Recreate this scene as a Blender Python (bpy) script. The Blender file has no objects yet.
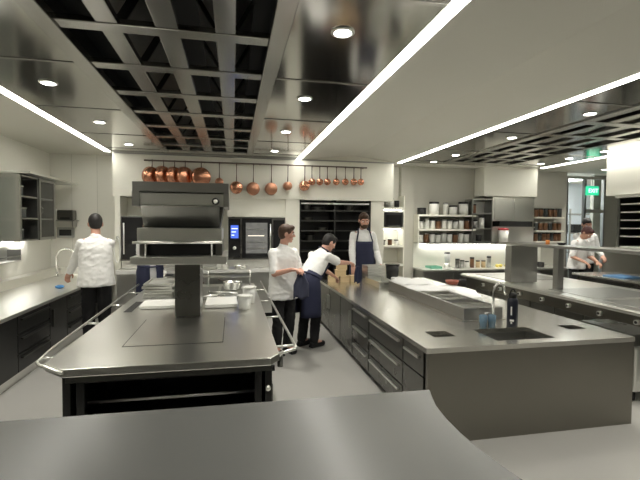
import bpy, bmesh, math, random
from mathutils import Vector, Matrix
random.seed(7)
S = bpy.context.scene
COL = S.collection
PI = math.pi
ORD = ['first', 'second', 'third', 'fourth', 'fifth', 'sixth', 'seventh', 'eighth', 'ninth', 'tenth', 'eleventh', 'twelfth', 'thirteenth', 'fourteenth']

# ------------------------------------------------------------------ materials
M = {}
def mat(name, col, rough=.5, metal=0., emit=0., trans=0., noise=0., scale=(8, 8, 8), bump=0., rvar=0., alpha=1., spec=.5, ecol=None, ior=1.45):
    m = bpy.data.materials.new(name); m.use_nodes = True
    nt = m.node_tree; b = nt.nodes['Principled BSDF']
    b.inputs['Base Color'].default_value = (*col, 1)
    b.inputs['Roughness'].default_value = rough
    b.inputs['Metallic'].default_value = metal
    b.inputs['Specular IOR Level'].default_value = spec
    b.inputs['IOR'].default_value = ior
    if trans: b.inputs['Transmission Weight'].default_value = trans
    if emit:
        b.inputs['Emission Color'].default_value = (*(ecol or col), 1)
        b.inputs['Emission Strength'].default_value = emit
    if noise or bump or rvar:
        tc = nt.nodes.new('ShaderNodeTexCoord'); mp = nt.nodes.new('ShaderNodeMapping')
        mp.inputs['Scale'].default_value = scale
        nz = nt.nodes.new('ShaderNodeTexNoise'); nz.inputs['Detail'].default_value = 4; nz.inputs['Scale'].default_value = 1
        nt.links.new(tc.outputs['Object'], mp.inputs['Vector']); nt.links.new(mp.outputs['Vector'], nz.inputs['Vector'])
        if noise:
            r = nt.nodes.new('ShaderNodeMapRange'); r.inputs['To Min'].default_value = 1 - noise; r.inputs['To Max'].default_value = 1 + noise
            mx = nt.nodes.new('ShaderNodeMix'); mx.data_type = 'RGBA'; mx.blend_type = 'MULTIPLY'; mx.inputs[0].default_value = 1
            mx.inputs[6].default_value = (*col, 1)
            nt.links.new(nz.outputs['Fac'], r.inputs['Value']); nt.links.new(r.outputs['Result'], mx.inputs[7])
            nt.links.new(mx.outputs[2], b.inputs['Base Color'])
        if rvar:
            r = nt.nodes.new('ShaderNodeMapRange'); r.inputs['To Min'].default_value = max(.02, rough - rvar); r.inputs['To Max'].default_value = rough + rvar
            nt.links.new(nz.outputs['Fac'], r.inputs['Value']); nt.links.new(r.outputs['Result'], b.inputs['Roughness'])
        if bump:
            bp = nt.nodes.new('ShaderNodeBump'); bp.inputs['Strength'].default_value = bump; bp.inputs['Distance'].default_value = .01
            nt.links.new(nz.outputs['Fac'], bp.inputs['Height']); nt.links.new(bp.outputs['Normal'], b.inputs['Normal'])
    M[name] = m
    return m

mat('steel_top', (.76, .75, .70), .25, 1, noise=.015, scale=(1.5, 1.5, 1.5))
mat('steel_range', (.76, .755, .715), .28, 1, noise=.02, scale=(1, 1, 1))
mat('steel_front', (.17, .168, .155), .28, 1, rvar=.04, scale=(2, 2, 3))  # stainless darkened in base colour to stand in for shadow on the fronts
mat('steel_panel', (.24, .228, .20), .30, 1, rvar=.05, noise=.05, scale=(2, 2, 3))  # same stainless with shadow and dark reflections put into its colour
mat('steel_lightened', (.88, .87, .82), .38, 1)  # steel lightened to carry wall reflection and under-cupboard light on the worktop
mat('steel_mid', (.40, .40, .38), .33, 1, rvar=.03, scale=(3, 3, 3))
mat('steel_dark', (.13, .13, .12), .35, 1)
mat('steel_light', (.78, .78, .74), .32, 1)
mat('hood_steel', (.44, .435, .41), .13, 1, rvar=.02, noise=.04, scale=(1.2, 1.2, 1.2))
mat('beam_steel', (.46, .455, .43), .24, 1, rvar=.05, scale=(20, 2, 2))
mat('filter_steel', (.30, .30, .29), .3, 1)
mat('chrome', (.8, .8, .78), .1, 1)
mat('black', (.012, .012, .012), .45)
mat('black_gloss', (.014, .014, .015), .15)
mat('cabinet_black', (.035, .035, .034), .3, .6, rvar=.05)
mat('plenum', (.01, .01, .01), .7)
mat('ceiling_paint', (.62, .61, .545), .65, noise=.02, scale=(.6, .6, .6))
mat('wall_panel', (.74, .73, .66), .45, noise=.02, scale=(1, 1, 1))
mat('wall_grey', (.50, .49, .43), .5, noise=.02, scale=(1, 1, 1))
mat('soffit_paint', (.80, .79, .70), .65, noise=.015, scale=(1, 1, 1))
mat('corridor_paint', (.66, .71, .76), .6)
mat('floor_stone', (.34, .335, .315), .33, noise=.10, scale=(1.3, 1.3, 1.3), spec=.9)
mat('pass_top', (.105, .107, .102), .27, noise=.03, scale=(1.5, 1.5, 1.5), spec=.6)
mat('copper', (.72, .34, .21), .24, 1, noise=.22, scale=(14, 14, 14))
mat('copper_old', (.50, .25, .16), .34, 1, noise=.3, scale=(16, 16, 16))
mat('iron', (.16, .13, .11), .45, .8)
mat('cloth_white', (.80, .80, .79), .9, bump=.25, scale=(18, 18, 18))
mat('jacket', (.80, .80, .785), .85, bump=.45, scale=(13, 13, 9))
mat('navy', (.024, .028, .062), .85, bump=.2, scale=(12, 12, 12))
mat('navy_cloth', (.05, .055, .09), .9, bump=.3, scale=(20, 20, 20))
mat('trouser_black', (.012, .012, .013), .85, bump=.2, scale=(14, 14, 14))
mat('skin', (.56, .31, .23), .5, noise=.06, scale=(30, 30, 30))
mat('skin_tan', (.47, .26, .18), .5, noise=.06, scale=(30, 30, 30))
mat('lips', (.38, .15, .13), .5)
mat('eye_white', (.75, .73, .7), .3)
mat('hair_black', (.012, .010, .009), .55, bump=.6, scale=(60, 60, 20))
mat('hair_brown', (.06, .030, .016), .55, bump=.6, scale=(60, 60, 20))
mat('hair_red', (.07, .022, .02), .55, bump=.6, scale=(60, 60, 20))
mat('shoe', (.010, .010, .011), .4)
mat('glass', (.93, .96, .95), .04, trans=1., ior=1.2)
mat('glass_dark', (.05, .055, .055), .06, spec=.6)
mat('plastic_clear', (.80, .81, .78), .3, trans=.25)
mat('plastic_white', (.78, .78, .74), .4)
mat('plastic_blue', (.07, .17, .32), .3)
mat('blue_cloth', (.06, .22, .48), .8)
mat('blue_clear', (.20, .34, .46), .12, trans=.5)
mat('bottle_navy', (.012, .015, .026), .38)
mat('red', (.50, .05, .06), .5)
mat('dark_red', (.10, .012, .015), .5)
mat('orange', (.75, .26, .06), .5)
mat('yellow', (.80, .66, .14), .5)
mat('green_tray', (.16, .42, .30), .5)
mat('wood', (.62, .47, .27), .6, noise=.15, scale=(4, 30, 30))
mat('amber', (.16, .075, .035), .3)
mat('brown_meat', (.26, .075, .045), .5)
mat('led', (1, 1, 1), .5, emit=11, ecol=(1, .97, .885))
mat('led_small', (1, 1, 1), .5, emit=9, ecol=(1, .985, .94))
mat('lens', (1, 1, 1), .5, emit=16, ecol=(1, .98, .91))
mat('screen_blue', (.02, .04, .2), .3, emit=.9, ecol=(.06, .12, .55))
mat('screen_text', (.8, .85, .9), .3, emit=.8, ecol=(.7, .8, .9))
mat('exit_green', (.02, .35, .18), .4, emit=.5, ecol=(.03, .8, .40))
mat('exit_letters', (.8, 1, .9), .4, emit=1.1, ecol=(.7, 1, .85))
mat('oven_window', (.12, .12, .115), .08, noise=.6, scale=(9, 9, 9), emit=.05, ecol=(.9, .9, .85))  # faint glow stands in for reflections and the lit interior
mat('oven_glow', (1, .9, .75), .4, emit=.45, ecol=(1, .93, .82))  # glow put on a rack line for the lit oven interior

# ------------------------------------------------------------------ helpers
OFF = {}
class MB:
    def __init__(s): s.bm = bmesh.new()
    def box(s, x0, x1, y0, y1, z0, z1):
        v = [s.bm.verts.new(p) for p in ((x0,y0,z0),(x1,y0,z0),(x1,y1,z0),(x0,y1,z0),(x0,y0,z1),(x1,y0,z1),(x1,y1,z1),(x0,y1,z1))]
        for f in ((3,2,1,0),(4,5,6,7),(0,1,5,4),(1,2,6,5),(2,3,7,6),(3,0,4,7)): s.bm.faces.new([v[i] for i in f])
        return s
    def prism(s, poly, z0, z1, axis='z'):
        def P(a, b, t): return (a, b, t) if axis == 'z' else ((a, t, b) if axis == 'y' else (t, a, b))
        n = len(poly)
        lo = [s.bm.verts.new(P(a, b, z0)) for a, b in poly]; hi = [s.bm.verts.new(P(a, b, z1)) for a, b in poly]
        s.bm.faces.new(lo[::-1]); s.bm.faces.new(hi)
        for i in range(n): s.bm.faces.new((lo[i], lo[(i+1) % n], hi[(i+1) % n], hi[i]))
        return s
    def lathe(s, prof, c=(0,0,0), n=20, T=None):
        rings = []
        for r, z in prof:
            if r < 1e-6: rings.append([s.bm.verts.new((0, 0, z))])
            else: rings.append([s.bm.verts.new((r*math.cos(2*PI*k/n), r*math.sin(2*PI*k/n), z)) for k in range(n)])
        for a, b in zip(rings, rings[1:]):
            for k in range(n):
                k2 = (k+1) % n
                if len(a) == 1 and len(b) == 1: continue
                if len(a) == 1: s.bm.faces.new((a[0], b[k], b[k2]))
                elif len(b) == 1: s.bm.faces.new((a[k], b[0], a[k2]))
                else: s.bm.faces.new((a[k], b[k], b[k2], a[k2]))
        for ring, fl in ((rings[0], 0), (rings[-1], 1)):
            if len(ring) > 1 and s.cap: s.bm.faces.new(ring if fl else ring[::-1])
        mtx = Matrix.Translation(c) @ (T or Matrix.Identity(4))
        for ring in rings:
            for v in ring: v.co = mtx @ v.co
        return s
    cap = True
    def cyl(s, p0, p1, r, n=12, r1=None):
        p0, p1 = Vector(p0), Vector(p1); d = p1 - p0
        T = d.to_track_quat('Z', 'Y').to_matrix().to_4x4()
        return s.lathe([(r, 0), (r if r1 is None else r1, d.length)], p0, n, T)
    def tube(s, pts, r, n=8):
        pts = [Vector(p) for p in pts]; rings = []
        up = Vector((0.13, 0.07, 1)).normalized()
        for i, p in enumerate(pts):
            t = (pts[min(i+1, len(pts)-1)] - pts[max(i-1, 0)]).normalized()
            a = t.cross(up)
            if a.length < .05: a = t.cross(Vector((1, 0, 0)))
            a.normalize(); b = t.cross(a)
            rr = r[i] if isinstance(r, (list, tuple)) else r
            rings.append([s.bm.verts.new(p + a*rr*math.cos(2*PI*k/n) + b*rr*math.sin(2*PI*k/n)) for k in range(n)])
        for a, b in zip(rings, rings[1:]):
            for k in range(n): s.bm.faces.new((a[k], a[(k+1) % n], b[(k+1) % n], b[k]))
        s.bm.faces.new(rings[0][::-1]); s.bm.faces.new(rings[-1])
        return s
    def ell(s, c, r, T=None, u=16, v=10):
        rings = []
        for i in range(v+1):
            th = PI*i/v
            if i in (0, v): rings.append([s.bm.verts.new((0, 0, r[2]*math.cos(th)))])
            else: rings.append([s.bm.verts.new((r[0]*math.sin(th)*math.cos(2*PI*k/u), r[1]*math.sin(th)*math.sin(2*PI*k/u), r[2]*math.cos(th))) for k in range(u)])
        for a, b in zip(rings, rings[1:]):
            for k in range(u):
                k2 = (k+1) % u
                if len(a) == 1: s.bm.faces.new((a[0], b[k], b[k2]))
                elif len(b) == 1: s.bm.faces.new((a[k], b[0], a[k2]))
                else: s.bm.faces.new((a[k], b[k], b[k2], a[k2]))
        mtx = Matrix.Translation(c) @ (T or Matrix.Identity(4))
        for ring in rings:
            for w in ring: w.co = mtx @ w.co
        return s
    def cap_seg(s, p0, p1, r0, r1, n=12):
        p0, p1 = Vector(p0), Vector(p1); d = p1 - p0; L = d.length
        T = d.to_track_quat('Z', 'Y').to_matrix().to_4x4()
        prof = [(r0*math.sin(a), -r0*math.cos(a)) for a in (0, .5, 1.0, PI/2)] + [(r1*math.cos(a), L + r1*math.sin(a)) for a in (0, .55, 1.1, PI/2)]
        prof[0] = (0, -r0); prof[-1] = (0, L + r1)
        return s.lathe(prof, p0, n, T)
    def build(s, name, m, parent=None, smooth=False, bevel=0., seg=2):
        bm = s.bm
        bmesh.ops.recalc_face_normals(bm, faces=bm.faces)
        if bevel: bmesh.ops.bevel(bm, geom=list(bm.edges), offset=bevel, segments=seg, affect='EDGES', profile=.6, clamp_overlap=True)
        off = OFF.get(parent.name, Vector()) if parent else Vector()
        if off.length: bmesh.ops.translate(bm, verts=bm.verts, vec=-off)
        me = bpy.data.meshes.new(name); bm.to_mesh(me); bm.free()
        if smooth: me.shade_smooth()
        me.materials.append(M[m])
        o = bpy.data.objects.new(name, me); COL.objects.link(o)
        if parent: o.parent = parent; OFF[o.name] = off
        return o

def tag(o, label, cat, group=None, kind=None):
    if label: o['label'] = label
    if cat: o['category'] = cat
    if group: o['group'] = group
    if kind: o['kind'] = kind
    return o
def thing(name, label, cat, loc=(0,0,0), group=None):
    o = bpy.data.objects.new(name, None); COL.objects.link(o); o.location = loc; o.empty_display_size = .05
    OFF[o.name] = Vector(loc)
    return tag(o, label, cat, group)
def struct(o): o['kind'] = 'structure'; return o
def copy_thing(root, loc, label, rot=None, group=None):
    r = root.copy(); COL.objects.link(r); r.location = loc; r['label'] = label
    if rot is not None: r.rotation_euler = rot
    if group: r['group'] = group
    for ch in root.children:
        c = ch.copy(); COL.objects.link(c); c.parent = r
        for g in ch.children:
            d = g.copy(); COL.objects.link(d); d.parent = c
    return r
def bx(name, m, parent, *b, bevel=0.): return MB().box(*b).build(name, m, parent, bevel=bevel)

# ------------------------------------------------------------------ the room shell
ZC = 2.94
XL, XR, YB, YF = -3.24, 10.6, 8.5, -2.6
struct(MB().box(XL-.1, XR+.1, YF-.1, 12.1, -.1, 0).build('floor', 'floor_stone'))
struct(MB().box(XL-.1, XL, YF, YB, 0, 3.3).build('wall_left', 'wall_panel'))
struct(MB().box(XL-.1, XR+.1, YF-.1, YF, 0, 3.3).build('wall_front', 'wall_grey'))
struct(MB().box(XR, XR+.1, YF, 12.1, 0, 3.3).build('wall_right', 'wall_grey'))
# ceiling: white strips between the two steel hoods; the middle strip has a shallow ridge
struct(MB().box(XL, -2.17, YF, YB, ZC, ZC+.06).build('ceiling_left', 'ceiling_paint'))
struct(MB().prism([(1.29, ZC), (2.34, ZC+.10), (3.22, ZC), (3.22, ZC+.16), (1.29, ZC+.16)], .4, YB, 'y').build('ceiling_middle', 'ceiling_paint'))
struct(MB().box(6.56, XR, .4, 8.42, ZC, ZC+.06).build('ceiling_right', 'ceiling_paint'))
struct(MB().box(-2.17, XR, YF, .4, ZC, ZC+.06).build('ceiling_front', 'ceiling_paint'))
struct(MB().box(-2.17, 1.29, 7.96, YB, ZC, ZC+.06).build('ceiling_back', 'ceiling_paint'))
struct(MB().box(3.22, 6.56, 7.96, 10.2, ZC, ZC+.06).build('ceiling_passage', 'ceiling_paint'))
struct(MB().box(XL, XR, YF, 12.1, 3.30, 3.36).build('ceiling_slab', 'wall_grey'))
# back wall: panelled bay at the sink, bulkhead with the pans, equipment bays below it
w = struct(MB().box(XL, -2.02, YB, YB+.1, 0, 3.3).build('wall_back', 'wall_panel'))
for k, x in enumerate((-2.88, -2.45)):
    MB().box(x-.003, x+.003, YB-.004, YB+.002, .95, ZC).build('panel_joint', 'wall_grey', w)
struct(MB().box(-2.06, 3.155, 8.0, 8.5, 2.17, 3.28).build('wall_bulkhead', 'soffit_paint'))
struct(MB().box(-2.0, 2.97, 8.5, 8.6, 0, 2.17).build('wall_back_recess', 'soffit_paint'))
struct(MB().box(-2.03, -1.94, 8.0, 8.5, 0, 2.17).build('wall_back_pier', 'soffit_paint'))
struct(MB().box(.985, 1.26, 8.03, 8.5, 0, 2.17).build('wall_back_column', 'soffit_paint'))
struct(MB().box(2.70, 2.97, 8.03, 8.5, 0, 2.17).build('wall_back_end', 'soffit_paint'))
struct(MB().box(-.1, .985, 8.06, 8.16, 1.83, 2.17).build('wall_above_oven', 'soffit_paint'))
struct(MB().box(-2.06, 3.155, 7.985, 8.0, 2.915, 2.94).build('trim_1', 'steel_mid'))
# passage beside the bulkhead, pillar and shelf wall
struct(MB().box(2.97, 3.47, 8.5, 8.6, 0, 3.3).build('wall_passage', 'wall_panel'))
struct(MB().box(3.47, 3.76, 8.36, 10.0, 0, 3.3).build('wall_pillar', 'wall_grey'))
struct(MB().box(3.76, 7.56, 8.42, 8.55, 0, 3.3).build('wall_shelves', 'wall_grey'))
struct(MB().box(3.765, 6.9, 8.405, 8.42, .80, 1.31).build('wall_splashback', 'soffit_paint'))
struct(MB().box(5.20, 6.485, 8.05, 8.42, 2.33, 3.28).build('wall_box_bulkhead', 'soffit_paint'))
struct(MB().box(6.585, 7.45, .6, 6.42, 2.25, 3.28).build('wall_bulkhead_right', 'soffit_paint'))
struct(MB().box(7.45, 7.55, .6, 6.42, 0, 3.28).build('wall_bank', 'wall_grey'))
struct(MB().box(7.5, XR, 8.42, 12, ZC, ZC+.06).build('ceiling_corridor', 'soffit_paint'))
struct(MB().box(8.62, XR, 8.75, 8.85, 0, 3.28).build('wall_back_right', 'wall_grey'))
# glazed corridor opening
struct(MB().box(7.56, XR, 10.6, 10.7, 0, 3.3).build('wall_corridor', 'corridor_paint'))
struct(MB().box(7.50, 7.56, 8.55, 12.0, 0, 3.3).build('wall_corridor_side', 'corridor_paint'))
d = bpy.data.objects.new('door_1', None); COL.objects.link(d); struct(d)
for x in (7.56, 8.05, 8.58): MB().box(x, x+.045, 8.42, 8.5, 0, 2.84).build('frame_post', 'steel_front' if x == 8.05 else 'steel_mid', d)
bx('frame_head', 'steel_light', d, 7.56, 8.625, 8.40, 8.5, 2.80, 2.86)
bx('pane', 'glass', d, 7.605, 8.05, 8.45, 8.46, .05, 2.80)
bx('pane', 'glass', d, 8.095, 8.58, 8.45, 8.46, .05, 2.80)
bx('mid_rail', 'steel_light', d, 8.095, 8.58, 8.43, 8.48, 2.02, 2.10)
# open racking seen through the glass
r = thing('storage_rack', 'grey storage rack standing behind the glazed door', 'rack', (8.9, 9.6, 0))
for x in (8.55, 9.35):
    for y in (9.4, 9.8): MB().box(x, x+.04, y, y+.04, 0, 2.15).build('post', 'steel_mid', r)
for z in (.5, 1.0, 1.5, 2.0): bx('shelf', 'steel_mid', r, 8.55, 9.39, 9.4, 9.84, z, z+.03)
t = tag(MB().box(8.70, 9.2, 9.42, 9.8, 1.531, 1.75).build('storage_box', 'black', bevel=.01), 'black storage box on the rack behind the glazed door', 'box')
# skirting
struct(MB().box(XL, XL+.012, YF, 2.4, 0, .1).build('baseboard_left', 'wall_grey'))

for k_, x in enumerate((-2.125, 1.235, 3.265, 6.505)): struct(MB().box(x-.06, x+.06, .4, 7.99, ZC+.051, 3.30).build('ceiling_batten', 'wall_grey'))
# ------------------------------------------------------------------ ceiling lights
def strip(x, y0, y1, label, wdt=.085):
    t = thing('ceiling_light_strip', label, 'ceiling light', (x, (y0+y1)/2, ZC), 'recessed light strips along the ceiling'); t['kind'] = 'thing'
    bx('channel', 'steel_light', t, x-wdt/2-.012, x+wdt/2+.012, y0, y1, ZC-.002, ZC+.05)
    bx('diffuser', 'led', t, x-wdt/2, x+wdt/2, y0+.01, y1-.01, ZC-.006, ZC-.0025)
strip(-2.125, .4, 7.99, 'long white light strip above the aisle between dark counter and cooking suite')
strip(1.235, .4, 7.95, 'long white light strip over the aisle ending at the copper pans')
strip(3.265, .4, 7.99, 'long white light strip above the sink island, running to the grey pillar')
strip(6.505, .4, 7.95, 'long white light strip on the far side of the second hood, beyond the overshelf')

def downlight(x, y, label):
    t = thing('downlight', label, 'ceiling light', (x, y, ZC), 'round downlights in the steel hoods')
    MB().lathe([(.058, 0), (.076, -.001), (.076, -.007), (.058, -.010)], (x, y, ZC-.001), 24).build('rim', 'steel_light', t, True)
    MB().lathe([(.0, -.006), (.056, -.006), (.056, -.010), (0, -.013)], (x, y, ZC-.001), 24).build('lens', 'lens', t, True)
    L = bpy.data.lights.new('downlight_lamp', 'SPOT'); L.energy = 75; L.spot_size = 1.75; L.spot_blend = 1.0; L.shadow_soft_size = .05; L.color = (1, .955, .86)
    lo = bpy.data.objects.new('downlight_lamp', L); COL.objects.link(lo); lo.location = (0, 0, -.02); lo.parent = t
for i, y in enumerate((1.2, 2.68, 4.15, 5.67, 7.2)):
    downlight(.695, y, '%s round downlight from the pans in the hood side beside the middle white ceiling' % ORD[4-i])
for i, y in enumerate((1.2, 2.7, 4.2, 5.67, 7.16)):
    downlight(-1.60, y, '%s round downlight from the pans in the hood side above the dark counter aisle' % ORD[4-i])
for i, y in enumerate((1.2, 2.6, 3.98, 5.3, 6.83, 7.65)):
    downlight(3.84, y, '%s round downlight from the shelf wall in the second hood, beside the island strip' % ORD[5-i])
for i, y in enumerate((3.0, 4.5, 5.9, 6.65, 7.37)):
    downlight(6.0, y, '%s round downlight from the shelf wall on the far side of the second hood' % ORD[4-i])

for i, y in enumerate((6.75, 7.75)):  # extra downlights added to brighten the dim bulkhead side
    downlight(7.9, y, '%s added fill downlight from the glazed door, outside the hood' % ORD[1-i])
q = thing('corridor_fill_light', 'square fill light added inside the glazed corridor', 'ceiling light', (8.4, 10.3, ZC))  # glowing panel added to brighten the dark corridor
bx('frame', 'steel_light', q, 7.9, 9.1, 9.0, 10.2, ZC-.012, ZC-.001); bx('diffuser', 'led_small', q, 7.95, 9.05, 9.05, 10.15, ZC-.02, ZC-.0125)
# ------------------------------------------------------------------ extraction hoods
def hood(x0, x1, cols, rows, y0, yend, label, filt):
    t = thing('extraction_hood', label, 'extraction hood', ((x0+x1)/2, (y0+yend)/2, ZC), None)
    ga, gb = cols[0][0], cols[-1][1]
    ycuts = [y0] + [ (a+b)/2 for a, b in rows][1::2] + [yend]
    for a, b in zip(ycuts, ycuts[1:]):
        bx('ceiling_panel', 'hood_steel', t, x0, ga-.125, a+.004, b-.004, ZC, ZC+.02)
        bx('ceiling_panel', 'hood_steel', t, gb+.125, x1, a+.004, b-.004, ZC, ZC+.02)
    for a in ycuts[1:-1]:
        bx('joint_trim', 'beam_steel', t, x0, ga-.125, a-.016, a+.016, ZC-.006, ZC, bevel=.002); bx('joint_trim', 'beam_steel', t, gb+.125, x1, a-.016, a+.016, ZC-.006, ZC, bevel=.002)
    ge = rows[-1][1]
    bx('end_panel', 'hood_steel', t, ga-.12, gb+.12, ge, yend, ZC, ZC+.02)
    edges = [(ga-.12, ga)] + [(p[1], q[0]) for p, q in zip(cols, cols[1:])] + [(gb, gb+.12)]
    for i, (a, b) in enumerate(edges):
        bx('beam', 'beam_steel', t, a, b, y0, ge, ZC-(.02 if i in (0, len(edges)-1) else .0), ZC+.05, bevel=.006)
    for a, b in rows:
        bx('cross_beam', 'beam_steel', t, ga, gb, a, b, ZC-.006, ZC+.035, bevel=.006)
    p = MB(); p.box(ga-.11, gb+.11, y0, ge-.01, ZC+.30, ZC+.31).box(ga-.11, ga-.10, y0, ge-.01, ZC+.05, ZC+.30).box(gb+.10, gb+.11, y0, ge-.01, ZC+.05, ZC+.30)
    p.build('plenum', 'plenum', t)
    for (ca, cb), side in zip(cols, filt):
        for (a, b), (c, e) in zip(rows, rows[1:]):
            if side == 0: continue
            q = MB(); m_ = (ca+cb)/2
            P = [(ca, ZC+.05), (ca-.005, ZC+.055), (m_+.01, ZC+.27), (m_+.015, ZC+.265)] if side < 0 else [(cb, ZC+.05), (cb+.005, ZC+.055), (m_-.01, ZC+.27), (m_-.015, ZC+.265)]
            q.prism(P, b+.02, c-.02, 'y').build('baffle_filter', 'filter_steel', t)
    return t
rows = [(.4, .5), (.75, .87), (1.46, 1.58), (2.17, 2.29), (2.88, 3.0), (3.58, 3.71), (4.29, 4.42), (5.0, 5.11), (5.70, 5.81), (6.38, 6.48), (7.02, 7.11), (7.54, 7.64)]
hood(-2.0705, 1.1805, [(-1.07, -.83), (-.70, -.48), (-.34, -.11), (.02, .24)], rows, .4, 7.955,
     'stainless ceiling hood with black grid openings above the cooking suite', (1, -1, 1, -1))
hood(3.3195, 6.4505, [(4.15, 4.39), (4.52, 4.74), (4.88, 5.11), (5.24, 5.46)], rows, .4, 7.955,
     'stainless ceiling hood with black slots above the second range and overshelf', (1, -1, 1, -1))

# ------------------------------------------------------------------ foreground pass counter
edge = [(.940, 1.875), (.915, 1.80), (.885, 1.70), (.868, 1.58), (.862, 1.45), (.868, 1.32), (.885, 1.20), (.91, 1.08), (.93, .95), (.94, .80), (.94, -.2)]
t = thing('pass_counter', 'wide matt grey counter top with a curved edge, closing off the kitchen', 'counter', (-.4, .9, 0))
MB().prism([(-2.2, 1.90)] + edge[::1] + [(-2.2, -.2)], .865, .90).build('top', 'pass_top', t, bevel=.003)
MB().box(-2.1, .80, -.1, 1.80, .08, .865).build('body', 'steel_front', t)
MB().box(-2.05, .75, -.05, 1.74, 0, .08).build('plinth', 'black', t)

# ------------------------------------------------------------------ cabinets facing an aisle
def cabinet(xf, sgn, xb, y0, y1, z0, z1, kind, label, cat, group, m, hm):
    """xf: front plane; sgn: +1 front faces +X; one unit with its doors or drawers"""
    t = thing('cabinet_unit' if kind != 'drawers' else 'drawer_unit', label, cat, ((xf+xb)/2, (y0+y1)/2, 0), group)
    xi = xf - sgn*.022
    lo, hi = min(xi, xb), max(xi, xb)
    bx('body', m, t, lo, hi, y0+.001, y1-.001, z0, z1)
    xk = xf - sgn*(.03 if sgn > 0 else .07)
    bx('plinth', 'steel_light' if sgn > 0 else 'black', t, min(xk, xb), max(xk, xb), y0+.001, y1-.001, 0, z0)
    a, b = min(xi, xf), max(xi, xf)
    def handle(par, ya, yb, z):
        MB().box(min(xf, xf+sgn*.028), max(xf, xf+sgn*.028), ya, yb, z-.011, z+.009).build('handle', hm, par, bevel=.004)
    g = .006
    if kind == 'drawers':
        n = 3; h = (z1-z0)/n
        for k in range(n):
            f = bx('drawer', m, t, a, b, y0+g, y1-g, z0+k*h+g, z0+(k+1)*h-g, bevel=.003)
            handle(f, y0+.06, y1-.06, z0+(k+1)*h-.05)
    elif kind == 'top_drawer':
        f = bx('drawer', m, t, a, b, y0+g, y1-g, z1-.21, z1-g, bevel=.003); handle(f, y0+.06, y1-.06, z1-.07)
        bx('lower_panel', m, t, a, b, y0+g, y1-g, z0+g, z1-.22, bevel=.003)
    elif kind == 'door':
        f = bx('door', m, t, a, b, y0+g, y1-g, z0+g, z1-g, bevel=.003)
        MB().box(min(xf, xf+sgn*.028), max(xf, xf+sgn*.028), y0+.05, y0+.07, z1-.32, z1-.10).build('handle', hm, f, bevel=.004)
    else:
        ym = (y0+y1)/2
        for (p, q, hy) in ((y0, ym, ym-.05), (ym, y1, ym+.03)):
            f = bx('door', m, t, a, b, p+g, q-g, z0+g, z1-g, bevel=.003)
            MB().box(min(xf, xf+sgn*.028), max(xf, xf+sgn*.028), hy, hy+.02, z1-.32, z1-.10).build('handle', hm, f, bevel=.004)
    return t

# ---- run under the wall on the sink side
cw = thing('sink_worktop', 'long brightened steel worktop along the wall with raised back ledge, sink side', 'worktop', (-2.72, 5.4, .755))
bx('top', 'steel_lightened', cw, XL+.005, -2.19, 2.2, 8.49, .715, .755, bevel=.004)
bx('back_ledge', 'steel_lightened', cw, XL+.005, -3.06, 2.2, 8.49, .755, .88, bevel=.006)
bx('end_ledge', 'steel_lightened', cw, -3.06, -2.19, 8.42, 8.49, .755, .88, bevel=.006)
ys = [2.2, 2.95, 3.7, 4.45, 4.95, 5.75, 6.30, 7.1, 7.8, 8.49]
kinds = ['door', 'drawers', 'door', 'door', 'drawers', 'door', 'drawers', 'door', 'door']
G = 'black cabinet units under the wall worktop'
for i in range(9):
    lab = ('black drawer unit with three pulls' if kinds[i] == 'drawers' else 'black door cabinet') + ' under the wall worktop, %s unit from the back wall' % ORD[8-i]
    cabinet(-2.215, 1, XL+.02, ys[i], ys[i+1], .10, .712, kinds[i], lab, 'cabinet', G, 'cabinet_black', 'steel_dark')
fa = thing('tap', 'tall chrome gooseneck tap rising from the wall worktop behind the standing cook', 'tap', (-3.0, 8.1, .755))
MB().lathe([(.03, 0), (.03, .03), (.016, .04), (.016, .06)], (-3.0, 8.1, .756), 14).build('base', 'chrome', fa, True)
MB().tube([(-3.0, 8.1, .80), (-3.0, 8.1, 1.10)] + [(-3.0 + .15 - .15*math.cos(a), 8.1, 1.10 + .14*math.sin(a)) for a in [PI*k/8 for k in range(1, 8)]] + [(-2.70, 8.1, 1.06)], .016, 10).build('spout', 'chrome', fa, True)
MB().cyl((-3.0, 8.08, .83), (-2.93, 8.02, .87), .009).build('lever', 'chrome', fa, True)
o = MB().ell((-2.42, 6.62, .782), (.06, .05, .025)); tag(o.build('cleaning_cloth', 'blue_cloth', None, True), 'bright blue cloth on the wall worktop at the cook\'s hand', 'cloth')
# ---- wall cupboard with glass front
u = thing('glass_cupboard', 'steel wall cupboard with glass doors and open shelves over the worktop', 'cupboard', (-3.05, 6.8, 1.42))
bx('end_panel', 'steel_mid', u, -3.235, -2.85, 6.52, 6.54, 1.43, 2.36)
bx('end_panel', 'steel_mid', u, -3.235, -2.85, 7.66, 7.68, 1.43, 2.36)
bx('divider', 'steel_mid', u, -3.235, -2.87, 7.08, 7.10, 1.43, 2.36)
bx('back_panel', 'steel_dark', u, -3.237, -3.22, 6.54, 7.66, 1.43, 2.36)
for z in (1.43, 1.74, 2.05, 2.34): bx('shelf', 'steel_mid', u, -3.22, -2.87, 6.54, 7.66, z, z+.02)
dr = bx('door', 'glass', u, -2.868, -2.86, 7.11, 7.65, 1.47, 2.32)
for b in ((-2.872, -2.85, 7.10, 7.15, 1.43, 2.36), (-2.872, -2.85, 7.62, 7.66, 1.43, 2.36), (-2.872, -2.85, 7.15, 7.62, 2.32, 2.36), (-2.872, -2.85, 7.15, 7.62, 1.43, 1.47)): bx('door_frame', 'steel_mid', dr, *b)
d2 = bx('end_door', 'glass', u, -3.40+.19, -2.90, 6.49, 6.498, 1.47, 2.32)
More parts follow.
